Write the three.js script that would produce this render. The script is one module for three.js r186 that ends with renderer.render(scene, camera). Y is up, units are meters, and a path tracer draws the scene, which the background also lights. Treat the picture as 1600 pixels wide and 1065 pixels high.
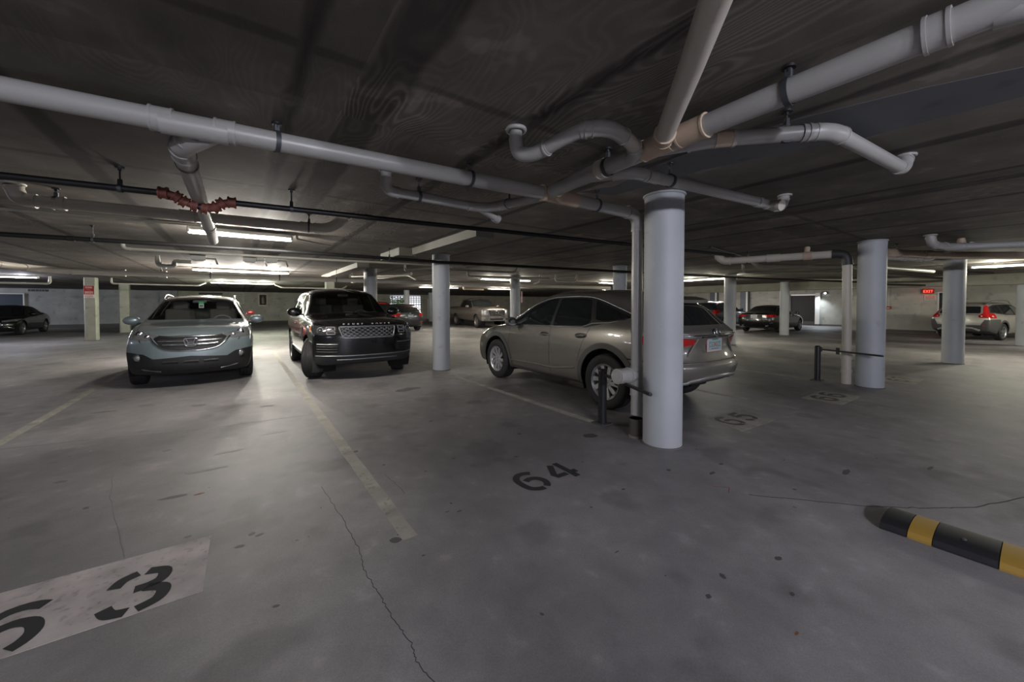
import * as THREE from 'three';
import { RoundedBoxGeometry } from 'three/addons/geometries/RoundedBoxGeometry.js';
import { TextGeometry } from 'three/addons/geometries/TextGeometry.js';
import { FontLoader } from 'three/addons/loaders/FontLoader.js';
import { mergeGeometries, mergeVertices } from 'three/addons/utils/BufferGeometryUtils.js';
import { RectAreaLightUniformsLib } from 'three/addons/lights/RectAreaLightUniformsLib.js';

// ---------- camera, sky, exposure ----------
const scene = new THREE.Scene();
const renderer = new THREE.WebGLRenderer({ antialias: true });
renderer.toneMapping = THREE.LinearToneMapping;
renderer.toneMappingExposure = 2.3;
renderer.shadowMap.enabled = true;
RectAreaLightUniformsLib.init();
const CEIL = 2.54, YAW = 35.3 * Math.PI / 180, PITCH = 1.3 * Math.PI / 180;
const camera = new THREE.PerspectiveCamera(2 * Math.atan(532.5 / 600) * 180 / Math.PI, 1600 / 1065, 0.05, 200);
camera.position.set(0, 1.42, 0);
camera.rotation.set(-PITCH, -YAW, 0, 'YXZ');
camera.setViewOffset(1600, 1065, 0, 41.9, 1600, 1065);
scene.background = new THREE.Color().setRGB(0.6, 0.62, 0.68);   // overcast daylight outside the gate
// lamps: [centre x, y, z, length, axis, intensity, colour]
const WARM = [1.0, 0.93, 0.78], GREEN = [0.93, 1.0, 0.78], COOL = [0.86, 0.875, 1.0];
const LAMPS = [
  [0.05, 2.44, -6.9, 1.25, 'x', 7, [1, .94, .86], 'bright fluorescent strip light hanging behind the branch pipe between the two front-facing cars'],
  [0.1, 2.46, -14.5, 2.44, 'x', 34, [1, .94, .84], 'fluorescent strip light above the grey-blue car, middle of the three in a row going back'],
  [0.13, 2.46, -22.2, 2.44, 'x', 21, GREEN, 'fluorescent strip light farthest back above the grey-blue car, near the greenish wall'],
  [-7.4, 2.46, -22.1, 2.44, 'x', 6, COOL, 'fluorescent strip light at the left edge above the black sedan'],
  [16.1, 2.44, -0.1, 2.44, 'z', 10, [1, .97, .78], 'long fluorescent strip light at the right edge beside the round column'],
  [9.5, 2.46, -20.8, 2.44, 'x', 8, WARM, 'fluorescent strip light partly behind the round column right of the black car'],
  [8.9, 2.46, -13.0, 2.44, 'x', 6, WARM, 'fluorescent strip light ending at the round column right of the pickup'],
  [13.9, 2.46, -20.5, 2.44, 'x', 8, WARM, 'fluorescent strip light over the bronze pickup truck'],
  [15.25, 2.46, -7.9, 2.44, 'z', 7, [1, .97, .78], 'fluorescent strip light behind the slim round column right of the taupe car'],
  [14.0, 2.46, -12.0, 1.25, 'x', 4, WARM, 'short fluorescent strip light above the roof of the taupe car'],
  [0.3, 2.46, 4.2, 2.44, 'x', 38, COOL, 'added unseen fluorescent strip light behind the camera that lights the foreground'],  // unseen fill lamp, added to light the foreground
  [-6.2, 2.46, 1.5, 2.44, 'x', 4, COOL, 'added unseen fluorescent strip light to the left of the camera'],  // added fill from the left, out of view
  [6.5, 2.46, 3.8, 2.44, 'x', 4, COOL, 'added unseen fluorescent strip light behind the camera to the right'],  // second fill lamp added behind the camera, out of view
  [-7.5, 2.46, -10.5, 2.44, 'x', 1.2, COOL, 'added unseen fluorescent strip light over the empty stalls at the left'],  // out-of-view lamp added for the left side
  [23.8, 2.46, 2.4, 2.44, 'z', 20, [1, .95, .82], 'added unseen fluorescent strip light beyond the right edge for the right wall'],  // added out of view to brighten the right wall
  [-18.0, 2.46, -33.5, 2.44, 'x', 34, COOL, 'added unseen fluorescent strip light beyond the left edge for the back wall'],  // added out of view to brighten the left part of the back wall
  [26.0, 2.46, -13.5, 2.44, 'z', 20, [1, .93, .85], 'fluorescent strip light beyond the beam over the dark cars'],
];

// ---------- helpers ----------
let seed = 7;
const rnd = () => { seed = (seed * 1664525 + 1013904223) >>> 0; return seed / 4294967296; };
const counts = {};
function numbered(n) { const k = counts[n] = (counts[n] ?? -1) + 1; return k ? `${n}_${String(k).padStart(3, '0')}` : n; }
function thing(name, label, category, pos = [0, 0, 0], turn = 0, group) {
  const g = new THREE.Group(); g.name = numbered(name); g.position.set(...pos); g.rotation.y = turn;
  g.userData = { label, category }; if (group) g.userData.group = group; scene.add(g); return g;
}
function part(parent, name, geo, mat, label) {
  const m = new THREE.Mesh(geo, mat); m.name = name; m.castShadow = m.receiveShadow = true;
  if (label) m.userData.label = label; parent.add(m); return m;
}
function struct(name, geo, mat, label) {
  const m = new THREE.Mesh(geo, mat); m.name = numbered(name); m.castShadow = m.receiveShadow = true;
  m.userData = { kind: 'structure' }; if (label) m.userData.label = label; scene.add(m); return m;
}
const box = (w, h, d, x = 0, y = 0, z = 0) => new THREE.BoxGeometry(w, h, d).translate(x, y, z);
const rbox = (w, h, d, r, x = 0, y = 0, z = 0) => new RoundedBoxGeometry(w, h, d, 2, r).translate(x, y, z);
const cyl = (r, h, n = 24, r2 = r) => new THREE.CylinderGeometry(r2, r, h, n);
function strip(g) { const o = g.index ? g.toNonIndexed() : g.clone(); for (const k of Object.keys(o.attributes)) if (!['position', 'normal', 'uv'].includes(k)) o.deleteAttribute(k); if (!o.attributes.uv) o.setAttribute('uv', new THREE.BufferAttribute(new Float32Array(o.attributes.position.count * 2), 2)); return o; }
const merge = list => mergeGeometries(list.map(strip));
const V = (x, y, z) => new THREE.Vector3(x, y, z);
// periodic value noise
const H1 = (x, y, s) => { let h = (x * 374761393 + y * 668265263 + s * 2147483647) | 0; h = Math.imul(h ^ (h >>> 13), 1274126177); return ((h ^ (h >>> 16)) >>> 0) / 4294967296; };
function vn(x, y, p, s) {
  const xi = Math.floor(x), yi = Math.floor(y), fx = x - xi, fy = y - yi, u = fx * fx * (3 - 2 * fx), v = fy * fy * (3 - 2 * fy);
  const a = ((xi % p) + p) % p, b = (a + 1) % p, c = ((yi % p) + p) % p, d = (c + 1) % p;
  return (H1(a, c, s) * (1 - u) + H1(b, c, s) * u) * (1 - v) + (H1(a, d, s) * (1 - u) + H1(b, d, s) * u) * v;
}
function fbm(u, v, p, oct, s) { let a = 0.5, t = 0, w = 0; for (let i = 0; i < oct; i++) { t += a * vn(u * p, v * p, p, s + i); w += a; a *= 0.5; p *= 2; } return t / w; }
function texture(n, fn, srgb = true, repeat = 1) {
  const d = new Uint8Array(n * n * 4), c = [0, 0, 0];
  for (let j = 0; j < n; j++) for (let i = 0; i < n; i++) { fn(i / n, j / n, c); const k = (j * n + i) * 4; d[k] = c[0]; d[k + 1] = c[1]; d[k + 2] = c[2]; d[k + 3] = 255; }
  const t = new THREE.DataTexture(d, n, n); t.wrapS = t.wrapT = THREE.RepeatWrapping; t.magFilter = THREE.LinearFilter; t.minFilter = THREE.LinearMipmapLinearFilter; t.generateMipmaps = true;
  if (srgb) t.colorSpace = THREE.SRGBColorSpace; t.repeat.set(repeat, repeat); t.needsUpdate = true; return t;
}
const clamp = (x, a = 0, b = 1) => Math.min(b, Math.max(a, x));
const sm = (a, b, x) => { const t = clamp((x - a) / (b - a)); return t * t * (3 - 2 * t); };
function M(rgb, rough = 0.6, extra = {}) { return new THREE.MeshStandardMaterial({ color: new THREE.Color().setRGB(...rgb), roughness: rough, ...extra }); }
function P(rgb, rough = 0.4, extra = {}) { return new THREE.MeshPhysicalMaterial({ color: new THREE.Color().setRGB(...rgb), roughness: rough, ...extra }); }

// sweep a round (or flattened) section along points, capped
function sweep(pts, r, n = 16, sx = 1, closed = false) {
  const pos = [], idx = [], N = pts.length; let nrm = null;
  for (let i = 0; i < N; i++) {
    const a = pts[closed ? (i + N - 1) % N : Math.max(0, i - 1)], b = pts[closed ? (i + 1) % N : Math.min(N - 1, i + 1)];
    const t = b.clone().sub(a).normalize();
    if (!nrm) { nrm = Math.abs(t.y) > 0.9 ? V(1, 0, 0) : V(0, 1, 0); }
    nrm = nrm.clone().sub(t.clone().multiplyScalar(nrm.dot(t))).normalize();
    const bi = t.clone().cross(nrm), rr = Array.isArray(r) ? r[i] : r;
    for (let k = 0; k < n; k++) { const w = k / n * Math.PI * 2, p = pts[i].clone().addScaledVector(nrm, Math.cos(w) * rr).addScaledVector(bi, Math.sin(w) * rr * sx); pos.push(p.x, p.y, p.z); }
  }
  const R = closed ? N : N - 1;
  for (let i = 0; i < R; i++) for (let k = 0; k < n; k++) { const a = i * n + k, b = i * n + (k + 1) % n, c = ((i + 1) % N) * n + k, d = ((i + 1) % N) * n + (k + 1) % n; idx.push(a, b, c, b, d, c); }
  const g = new THREE.BufferGeometry(); g.setAttribute('position', new THREE.Float32BufferAttribute(pos, 3)); g.setIndex(idx); g.computeVertexNormals();
  if (closed) return strip(g);
  const caps = [];
  for (const [i, s] of [[0, -1], [N - 1, 1]]) {
    const cp = [], c = pts[i], q = pts[i === 0 ? 1 : N - 2], nn = c.clone().sub(q).normalize();
    for (let k = 0; k < n; k++) { const A = (i * n + k) * 3, B = (i * n + (k + 1) % n) * 3; const p = [c.x, c.y, c.z], a = pos.slice(A, A + 3), b = pos.slice(B, B + 3); cp.push(...p, ...(s > 0 ? [...a, ...b] : [...b, ...a])); }
    const cg = new THREE.BufferGeometry(); cg.setAttribute('position', new THREE.Float32BufferAttribute(cp, 3));
    const nv = new Float32Array(cp.length); for (let k = 0; k < nv.length; k += 3) { nv[k] = nn.x; nv[k + 1] = nn.y; nv[k + 2] = nn.z; } cg.setAttribute('normal', new THREE.BufferAttribute(nv, 3)); caps.push(strip(cg));
  }
  return mergeGeometries([strip(g), ...caps]);
}
function fillet(pts, i, rad, n = 8) {  // rounded corner i as points
  const b = pts[i], a = pts[i - 1].clone().sub(b), c = pts[i + 1].clone().sub(b), r = Math.min(rad, a.length() * 0.48, c.length() * 0.48);
  const p = b.clone().addScaledVector(a.normalize(), r), q = b.clone().addScaledVector(c.normalize(), r), out = [];
  for (let k = 0; k <= n; k++) { const t = k / n; out.push(p.clone().multiplyScalar((1 - t) ** 2).addScaledVector(b, 2 * t * (1 - t)).addScaledVector(q, t * t)); }
  return out;
}
const smoothPts = (pts, n = 40) => new THREE.CatmullRomCurve3(pts, false, 'centripetal').getPoints(n);
// ribbon polygon round a 2-D polyline
function ribbon(pts, w) {
  const L = [], R = [];
  pts.forEach((p, i) => { const a = pts[Math.max(0, i - 1)], b = pts[Math.min(pts.length - 1, i + 1)], dx = b[0] - a[0], dy = b[1] - a[1], l = Math.hypot(dx, dy) || 1, nx = -dy / l * w / 2, ny = dx / l * w / 2; L.push([p[0] + nx, p[1] + ny]); R.unshift([p[0] - nx, p[1] - ny]); });
  return [...L, ...R];
}
const shapeOf = poly => new THREE.Shape(poly.map(p => new THREE.Vector2(p[0], p[1])));
function flat(poly, h = 0.002) { return new THREE.ExtrudeGeometry(shapeOf(poly), { depth: h, bevelEnabled: false }).rotateX(-Math.PI / 2); }  // polygon in (x, -z) laid on the floor
const curve2 = (pts, n = 24) => new THREE.SplineCurve(pts.map(p => new THREE.Vector2(...p))).getPoints(n).map(p => [p.x, p.y]);

// ---------- materials ----------
const floorTex = texture(1024, (u, v, c) => {
  const a = fbm(u, v, 4, 5, 11), b = fbm(u, v, 32, 4, 23), g = H1(u * 1024 | 0, v * 1024 | 0, 5), e = fbm(u, v, 10, 3, 77);
  let k = 124 + (a - 0.5) * 50 + (b - 0.5) * 22 + (g - 0.5) * 16; k -= sm(0.6, 0.8, e) * 18; k += sm(0.7, 0.85, b) * 8;
  c[0] = clamp(k * 1.01, 0, 255); c[1] = clamp(k * 0.99, 0, 255); c[2] = clamp(k * 0.99, 0, 255);
});
const floorBump = texture(512, (u, v, c) => { c[0] = c[1] = c[2] = 255 * clamp(0.5 + (fbm(u, v, 24, 4, 3) - 0.5) * 0.9); }, false);
const floorMat = new THREE.MeshStandardMaterial({ map: floorTex, bumpMap: floorBump, bumpScale: 0.004, roughness: 0.62, vertexColors: true });
const SEAMS = [[0.13, 0.21], [0.98, 0.09], [2.2, 0.07], [3.42, 0.12], [4.64, 0.06]];   // dark form joints, metres within a 4.88 m tile
const GRAIN = [[0.55, 1.25], [0.6, 0.9], [0.25, 0.35], [0.3, 0.25]];   // how clearly each form board printed its grain
const ceilTex = texture(2048, (u, v, c) => {
  const x = u * 4.88, z = v * 4.88, px = Math.floor(x / 1.22 + 0.2), pz = Math.floor(z / 2.44);
  const off = H1(px, pz, 91) * 5, wx = x * 1.0 + off, wz = z * 0.16 + off;
  const f = vn(wx * 2.2, wz * 2.2, 997, 4) + 0.5 * vn(wx * 4.7, wz * 6, 991, 6) + 0.18 * vn(wx * 12, wz * 22, 983, 8);
  let ring = Math.abs(((f * 19) % 1) - 0.5) * 2; ring = sm(0.25, 0.95, ring);
  const amount = (0.2 + 0.8 * sm(0.42, 0.62, fbm(u, v, 4, 3, 17))) * GRAIN[Math.min(px, 3)][pz % 2], big = fbm(u, v, 4, 4, 31), fine = H1(u * 2048 | 0, v * 2048 | 0, 9), bl = fbm(u, v, 20, 4, 57);
  let k = 118 + (big - 0.5) * 66 + (bl - 0.5) * 40 + (ring - 0.42) * 32 * amount + (H1(px, pz, 37) - 0.5) * 26 + (fine - 0.5) * 12;
  let seam = 0; for (const [s, w] of SEAMS) { const d = Math.abs(x - s), e = w / 2 + (bl - 0.5) * 0.06; seam = Math.max(seam, sm(e + 0.03, e - 0.02, Math.min(d, 4.88 - d))); }
  for (const s of [0.55, 2.99]) { const d = Math.abs(z - s); seam = Math.max(seam, 0.55 * sm(0.05, 0.015, Math.min(d, 4.88 - d) + (bl - 0.5) * 0.03)); }
  k -= seam * 46 * (0.75 + 0.5 * big); k += sm(0.7, 0.78, bl) * 16; k = Math.max(k, 18);
  c[0] = clamp(k * 1.02, 0, 255); c[1] = clamp(k, 0, 255); c[2] = clamp(k * 0.965, 0, 255);
});
const ceilMat = new THREE.MeshStandardMaterial({ map: ceilTex, bumpMap: ceilTex, bumpScale: 0.004, roughness: 0.8, color: 0xece4df });
const wallTex = texture(512, (u, v, c) => { const k = 206 + (fbm(u, v, 6, 5, 2) - 0.5) * 44 - sm(0.62, 0.78, fbm(u, v, 12, 4, 41)) * 20; c[0] = k; c[1] = k; c[2] = k * 0.985; });
const wallMat = (rgb) => new THREE.MeshStandardMaterial({ map: wallTex, color: new THREE.Color().setRGB(...rgb), roughness: 0.75 });
const colTex = texture(512, (u, v, c) => { const k = 214 + (fbm(u, v, 5, 5, 19) - 0.5) * 22 - sm(0.74, 0.82, fbm(u, v, 16, 4, 43)) * 14; c[0] = k; c[1] = k; c[2] = k; });
const colMat = new THREE.MeshStandardMaterial({ map: colTex, bumpMap: floorBump, bumpScale: 0.0015, color: new THREE.Color().setRGB(0.55, 0.57, 0.6), roughness: 0.55 });
const pvcTex = texture(512, (u, v, c) => { const a = fbm(u, v, 5, 5, 61), b = fbm(u, v, 28, 3, 63); const k = 232 + (a - 0.5) * 40 - sm(0.68, 0.8, b) * 34; c[0] = clamp(k, 0, 255); c[1] = clamp(k * 0.99, 0, 255); c[2] = clamp(k * 0.97, 0, 255); });
const pvc = new THREE.MeshPhysicalMaterial({ map: pvcTex, color: new THREE.Color().setRGB(0.39, 0.39, 0.387), roughness: 0.38, clearcoat: 0.25, clearcoatRoughness: 0.4 });
const pvcOld = new THREE.MeshPhysicalMaterial({ map: pvcTex, color: new THREE.Color().setRGB(0.56, 0.53, 0.48), roughness: 0.45 });
const pvcTan = new THREE.MeshPhysicalMaterial({ map: pvcTex, color: new THREE.Color().setRGB(0.52, 0.41, 0.32), roughness: 0.5 });
const ironRed = M([0.16, 0.045, 0.03], 0.6), ironBlack = M([0.014, 0.014, 0.015], 0.5, { metalness: 0.3 });
const steel = M([0.075, 0.08, 0.085], 0.55, { metalness: 0.6 }), blackPaint = M([0.012, 0.012, 0.014], 0.38);
const white = M([0.72, 0.72, 0.7], 0.5), conduit = M([0.5, 0.49, 0.44], 0.45);
// ---------- the room ----------
function uvScale(g, s) { const p = g.attributes.position, n = g.attributes.normal, uv = new Float32Array(p.count * 2); for (let i = 0; i < p.count; i++) { const ax = Math.abs(n.getX(i)), ay = Math.abs(n.getY(i)); const q = ay > 0.7 ? [p.getX(i), p.getZ(i)] : ax > 0.7 ? [p.getZ(i), p.getY(i)] : [p.getX(i), p.getY(i)]; uv[i * 2] = q[0] / s; uv[i * 2 + 1] = q[1] / s; } g.setAttribute('uv', new THREE.BufferAttribute(uv, 2)); return g; }
{ // floor slab with uneven tone
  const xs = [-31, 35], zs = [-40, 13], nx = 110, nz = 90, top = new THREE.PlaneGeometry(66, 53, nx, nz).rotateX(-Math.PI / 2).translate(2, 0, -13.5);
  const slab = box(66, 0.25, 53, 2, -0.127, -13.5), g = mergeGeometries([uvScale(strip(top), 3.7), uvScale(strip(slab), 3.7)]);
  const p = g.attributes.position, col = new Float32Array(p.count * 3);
  for (let i = 0; i < p.count; i++) { const x = p.getX(i) + 40, z = p.getZ(i) + 60; const X = x - 40, Z = z - 60, grimeAndDim = 0.36 * sm(-6.6, -5, Z) * sm(-1.7, -2.9, Z) * sm(0, 0.6, 1.33 - Math.abs(((X + 2.04) % 2.77 + 2.77) % 2.77 - 1.385)) * (0.6 + 0.6 * vn(x * 0.8, z * 0.8, 977, 21)); /* oil and tyre grime, plus painted dimming of the lamp light in the stalls */ const k = (1 - grimeAndDim) * (0.6 + 0.42 * vn(x * 0.55, z * 0.55, 997, 7) + 0.2 * vn(x * 1.3, z * 1.3, 991, 9)), t = vn(x * 0.35, z * 0.35, 983, 15); col[i * 3] = k * (1.0 + 0.03 * t); col[i * 3 + 1] = k; col[i * 3 + 2] = k * (1.01 - 0.03 * t); }
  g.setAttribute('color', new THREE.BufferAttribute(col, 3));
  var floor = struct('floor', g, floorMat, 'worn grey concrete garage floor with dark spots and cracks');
}
{ // ceiling slab; the seams' tile starts at x = 0.49
  const g = uvScale(strip(box(66, 0.3, 53, 2, CEIL + 0.15, -13.5)), 4.88); const uv = g.attributes.uv; for (let i = 0; i < uv.count; i++) uv.setX(i, uv.getX(i) - 0.1);
  struct('ceiling', g, ceilMat, 'dark concrete ceiling with the grain and joints of its plywood forms');
}
const wallGrey = wallMat([0.52, 0.53, 0.55]), wallGreen = wallMat([0.66, 0.66, 0.58]), wallTan = wallMat([0.6, 0.57, 0.5]), wallWhite = wallMat([0.62, 0.61, 0.57]);
const wallBox = (n, m, x0, x1, z0, z1, y0 = 0, y1 = CEIL, l) => struct(n, uvScale(strip(box(x1 - x0, y1 - y0, z1 - z0, (x0 + x1) / 2, (y0 + y1) / 2, (z0 + z1) / 2)), 3), m, l);
wallBox('wall_back', wallGrey, -31, -3.9, -39.6, -39, 0, CEIL, 'grey painted back wall');
wallBox('wall_back', wallGreen, -3.9, 12.4, -39.6, -39.1, 0, CEIL, 'back wall under the greenish light');
wallBox('wall_back', wallTan, 15.9, 35, -39.6, -39, 0, CEIL, 'tan back wall right of the gate');
wallBox('wall_back', wallTan, 12.4, 15.9, -39.6, -39, 2.45, CEIL, 'wall above the gate opening');
wallBox('wall_pilaster', wallGrey, -4.9, -3.9, -39, -38.7, 0, CEIL, 'light pilaster on the back wall');
wallBox('wall_left', wallGrey, -31.4, -31, -39.6, 13);
wallBox('wall_front', wallGrey, -31, 35, 13, 13.4);
wallBox('wall_right', wallWhite, 31, 31.4, -2.75, 13, 0, CEIL, 'off-white right wall behind the silver wagon');
wallBox('wall_right', wallWhite, 29.4, 31.4, -3.0, -2.7, 0, CEIL);
wallBox('wall_right', wallWhite, 29, 29.4, -6.4, -3.45, 0, CEIL, 'off-white right wall with the exit sign');
wallBox('wall_right', wallWhite, 29, 33.4, -6.8, -6.4, 0, CEIL);
wallBox('wall_right', wallWhite, 33, 33.4, -9.7, -6.8, 0, CEIL);
wallBox('wall_right', wallWhite, 33, 33.4, -39, -11.3, 0, CEIL);
wallBox('wall_right', wallWhite, 29, 29.4, -3.45, -2.7, 2.1, CEIL);
wallBox('wall_right', wallWhite, 33, 33.4, -11.3, -9.7, 2.2, CEIL);
const doorDark = M([0.006, 0.0065, 0.008], 0.6), doorBlue = M([0.03, 0.045, 0.07], 0.5);
function door(name, mat, w, h, pos, turn, lab) {
  const g = new THREE.Group(); g.name = name; g.userData = { kind: 'structure', label: lab }; g.position.set(...pos); g.rotation.y = turn; scene.add(g);
  part(g, 'door_leaf', rbox(w, h, 0.05, 0.008, 0, h / 2, 0), mat);
  part(g, 'door_frame', merge([box(0.06, h + 0.06, 0.12, -w / 2 - 0.03, h / 2 + 0.03, 0), box(0.06, h + 0.06, 0.12, w / 2 + 0.03, h / 2 + 0.03, 0), box(w, 0.06, 0.12, 0, h + 0.03, 0)]), white);
  part(g, 'door_handle', merge([cyl(0.012, 0.05, 10).rotateX(Math.PI / 2).translate(w / 2 - 0.09, 1.0, 0.05), rbox(0.12, 0.02, 0.02, 0.006, w / 2 - 0.13, 1.0, 0.08)]), steel);
  part(g, 'kick_plate', box(w * 0.9, 0.25, 0.006, 0, 0.16, 0.029), steel);
}
door('door_1', doorBlue, 1.9, 2.15, [-12.5, 0, -38.93], 0, 'dark blue door at the far left behind the black sedan');
door('door_2', M([0.05, 0.055, 0.05], 0.6), 0.95, 2.1, [17.0, 0, -38.93], 0, 'narrow dark door right of the gate');
door('door_3', doorDark, 1.5, 2.12, [33.2, 0, -10.5], -Math.PI / 2, 'black door between white frames beside the black sedan');
door('door_4', doorDark, 0.66, 2.06, [29.1, 0, -3.07], -Math.PI / 2, 'black door behind the silver wagon');
const curb = M([0.1, 0.1, 0.095], 0.8);
struct('baseboard_back', merge([box(15.2, 0.12, 0.06, -11.7, 0.06, -38.97), box(16.2, 0.1, 0.06, 4.2, 0.05, -39.07), box(11, 0.1, 0.06, 23, 0.05, -38.97)]), curb);
struct('baseboard_right', merge([box(0.06, 0.12, 2.9, 28.97, 0.06, -4.95), box(0.06, 0.12, 16, 30.97, 0.06, 4), box(0.06, 0.12, 1.9, 32.97, 0.06, -8.7)]), curb);
// beams below the slab
function beam(g, mat, lab) { const m = new THREE.Mesh(uvScale(strip(g), 3), mat); m.name = numbered('ceiling_beam'); m.castShadow = m.receiveShadow = true; m.userData = { kind: 'structure', label: lab }; scene.add(m); }
const beamMat = wallMat([0.4, 0.38, 0.33]);
beam(box(0.5, 0.38, 30, 22.2, CEIL - 0.19, -6), beamMat, 'pale drop beam along the right side in front of the far wall');
const dropMat = wallMat([0.32, 0.31, 0.28]);
beam(box(0.3, 0.13, 2.5, 2.92, CEIL - 0.065, -6.05), dropMat, 'pale concrete ridge on the ceiling left of the second round column, nearer piece');
beam(box(0.34, 0.15, 1.2, 2.68, CEIL - 0.075, -7.9), dropMat, 'pale concrete ridge on the ceiling left of the second round column, middle piece');
beam(box(0.3, 0.13, 5.4, 2.65, CEIL - 0.065, -13.2), dropMat, 'pale concrete ridge on the ceiling over the black car, farthest piece');
struct('ceiling_patch', (() => { const p = [[2.75, -2.74], [2.88, -2.4], [2.71, -1.66], [2.75, -0.9], [2.89, -0.4], [3.02, -0.1], [3.1, 0.6], [3.5, 0.6], [3.44, -0.12], [3.42, -0.76], [3.14, -1.69], [3.12, -2.61]]; return uvScale(strip(new THREE.ExtrudeGeometry(shapeOf(p.map(([x, z]) => [x, -z])), { depth: 0.001, bevelEnabled: false }).rotateX(-Math.PI / 2).translate(0, CEIL - 0.0012, 0)), 2); })(), wallMat([0.2, 0.21, 0.235]), 'smooth blue-grey mortar patch on the ceiling beside the thick pipe');
// columns
function column(x, z, r, label, CEIL = 2.54) {
  const g = thing('round_column', label, 'column', [x, 0, z], 0); g.userData.kind = 'thing';
  const n = 48, geo = new THREE.CylinderGeometry(r, r, CEIL, n, 10, true).translate(0, CEIL / 2, 0); const uv = geo.attributes.uv; for (let i = 0; i < uv.count; i++) uv.setXY(i, uv.getX(i) * 0.42 + x, uv.getY(i) * 0.85);
  part(g, 'shaft', geo, colMat);
  part(g, 'shaft_cap', new THREE.TorusGeometry(r + 0.004, 0.012, 8, n).rotateX(Math.PI / 2).translate(0, CEIL - 0.012, 0), colMat);
  part(g, 'base_joint', new THREE.TorusGeometry(r, 0.012, 8, n).rotateX(Math.PI / 2).translate(0, 0.004, 0), M([0.12, 0.11, 0.1], 0.9));
  return g;
}
column(3.53, -2.31, 0.19, 'largest round grey column, beside the drainpipe in the middle of the picture');
column(3.62, -7.82, 0.19, 'round grey column standing between the black car and the taupe car');
column(8.95, -1.84, 0.19, 'round grey column at the right with a drainpipe beside it');
column(14.24, -1.42, 0.19, 'round grey column in front of the silver wagon');
column(14.5, -6.8, 0.19, 'round column just behind the tail of the taupe car');
column(21.22, -7.45, 0.19, 'far round column in front of the black sedan at the right');
column(8.5, -11.8, 0.19, 'round column right of the bronze pickup, with red signs');
column(3.22, -11.95, 0.19, 'round column rising behind the roof of the black car');
column(8.78, -7.12, 0.19, 'round column behind the roof of the taupe car, next to the drainpipe');
column(22.45, -0.6, 0.19, 'round column at the right edge beside the silver wagon', 2.16);
column(10.0, -27.5, 0.2, 'far tan round column standing in front of the daylit gate');
column(13.6, -31.5, 0.2, 'far tan round column behind the roof of the bronze pickup');
function squareColumn(x, z, s, label) {
  const g = thing('square_column', label, 'column', [x, 0, z]); g.userData.kind = 'thing'; const c = 0.04, h = s / 2;
  const sh = shapeOf([[-h + c, -h], [h - c, -h], [h, -h + c], [h, h - c], [h - c, h], [-h + c, h], [-h, h - c], [-h, -h + c]]);
  part(g, 'shaft', uvScale(strip(new THREE.ExtrudeGeometry(sh, { depth: CEIL, bevelEnabled: false }).rotateX(-Math.PI / 2)), 2), wallMat([0.5, 0.5, 0.43]));
  part(g, 'base_joint', box(s + 0.03, 0.02, s + 0.03, 0, 0.01, 0), M([0.12, 0.11, 0.1], 0.9));
}
squareColumn(-4.9, -22.5, 0.36, 'square column with chamfered corners and a red sign');
squareColumn(-4.9, -28.0, 0.38, 'plain square column left of the grey-blue car');
squareColumn(3.5, -20.0, 0.38, 'square column far behind the roof of the black car');

// ---------- lamps ----------
const tubeGlow = (c, k) => new THREE.MeshStandardMaterial({ color: 0xffffff, emissive: new THREE.Color().setRGB(...c), emissiveIntensity: k, roughness: 0.4 });
for (const [x, y, z, len, ax, power, col, label] of LAMPS) {
  const g = thing('strip_light', label, 'light', [x, y, z], ax === 'z' ? Math.PI / 2 : 0);
  part(g, 'housing', merge([rbox(len, 0.05, 0.13, 0.012, 0, 0.045, 0), box(len, 0.02, 0.2, 0, 0.025, 0)]), white);
  for (const s of [-1, 1]) { part(g, 'fluorescent_tube', cyl(0.016, len - 0.08, 12).rotateZ(Math.PI / 2).translate(0, -0.005, s * 0.05), tubeGlow(col, 3.2)); part(g, 'end_cap', rbox(0.035, 0.07, 0.19, 0.01, s * (len / 2 - 0.012), 0.015, 0), white); }
  for (const s of [-1, 1]) part(g, 'hanger_stem', cyl(0.006, CEIL - y - 0.06, 8).translate(s * len * 0.35, (CEIL - y + 0.06) / 2 + 0.004, 0), steel);
  const n = Math.max(2, Math.round(len / 0.8));   // a row of lamps along the tubes
  for (let k = 0; k < n; k++) { const t = ((k + 0.5) / n - 0.5) * len, L = new THREE.PointLight(new THREE.Color().setRGB(...col), power / n); L.position.set(ax === 'x' ? x + t : x, y - 0.07, ax === 'z' ? z + t : z); L.castShadow = true; L.shadow.radius = 3; scene.add(L); }
}
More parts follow.
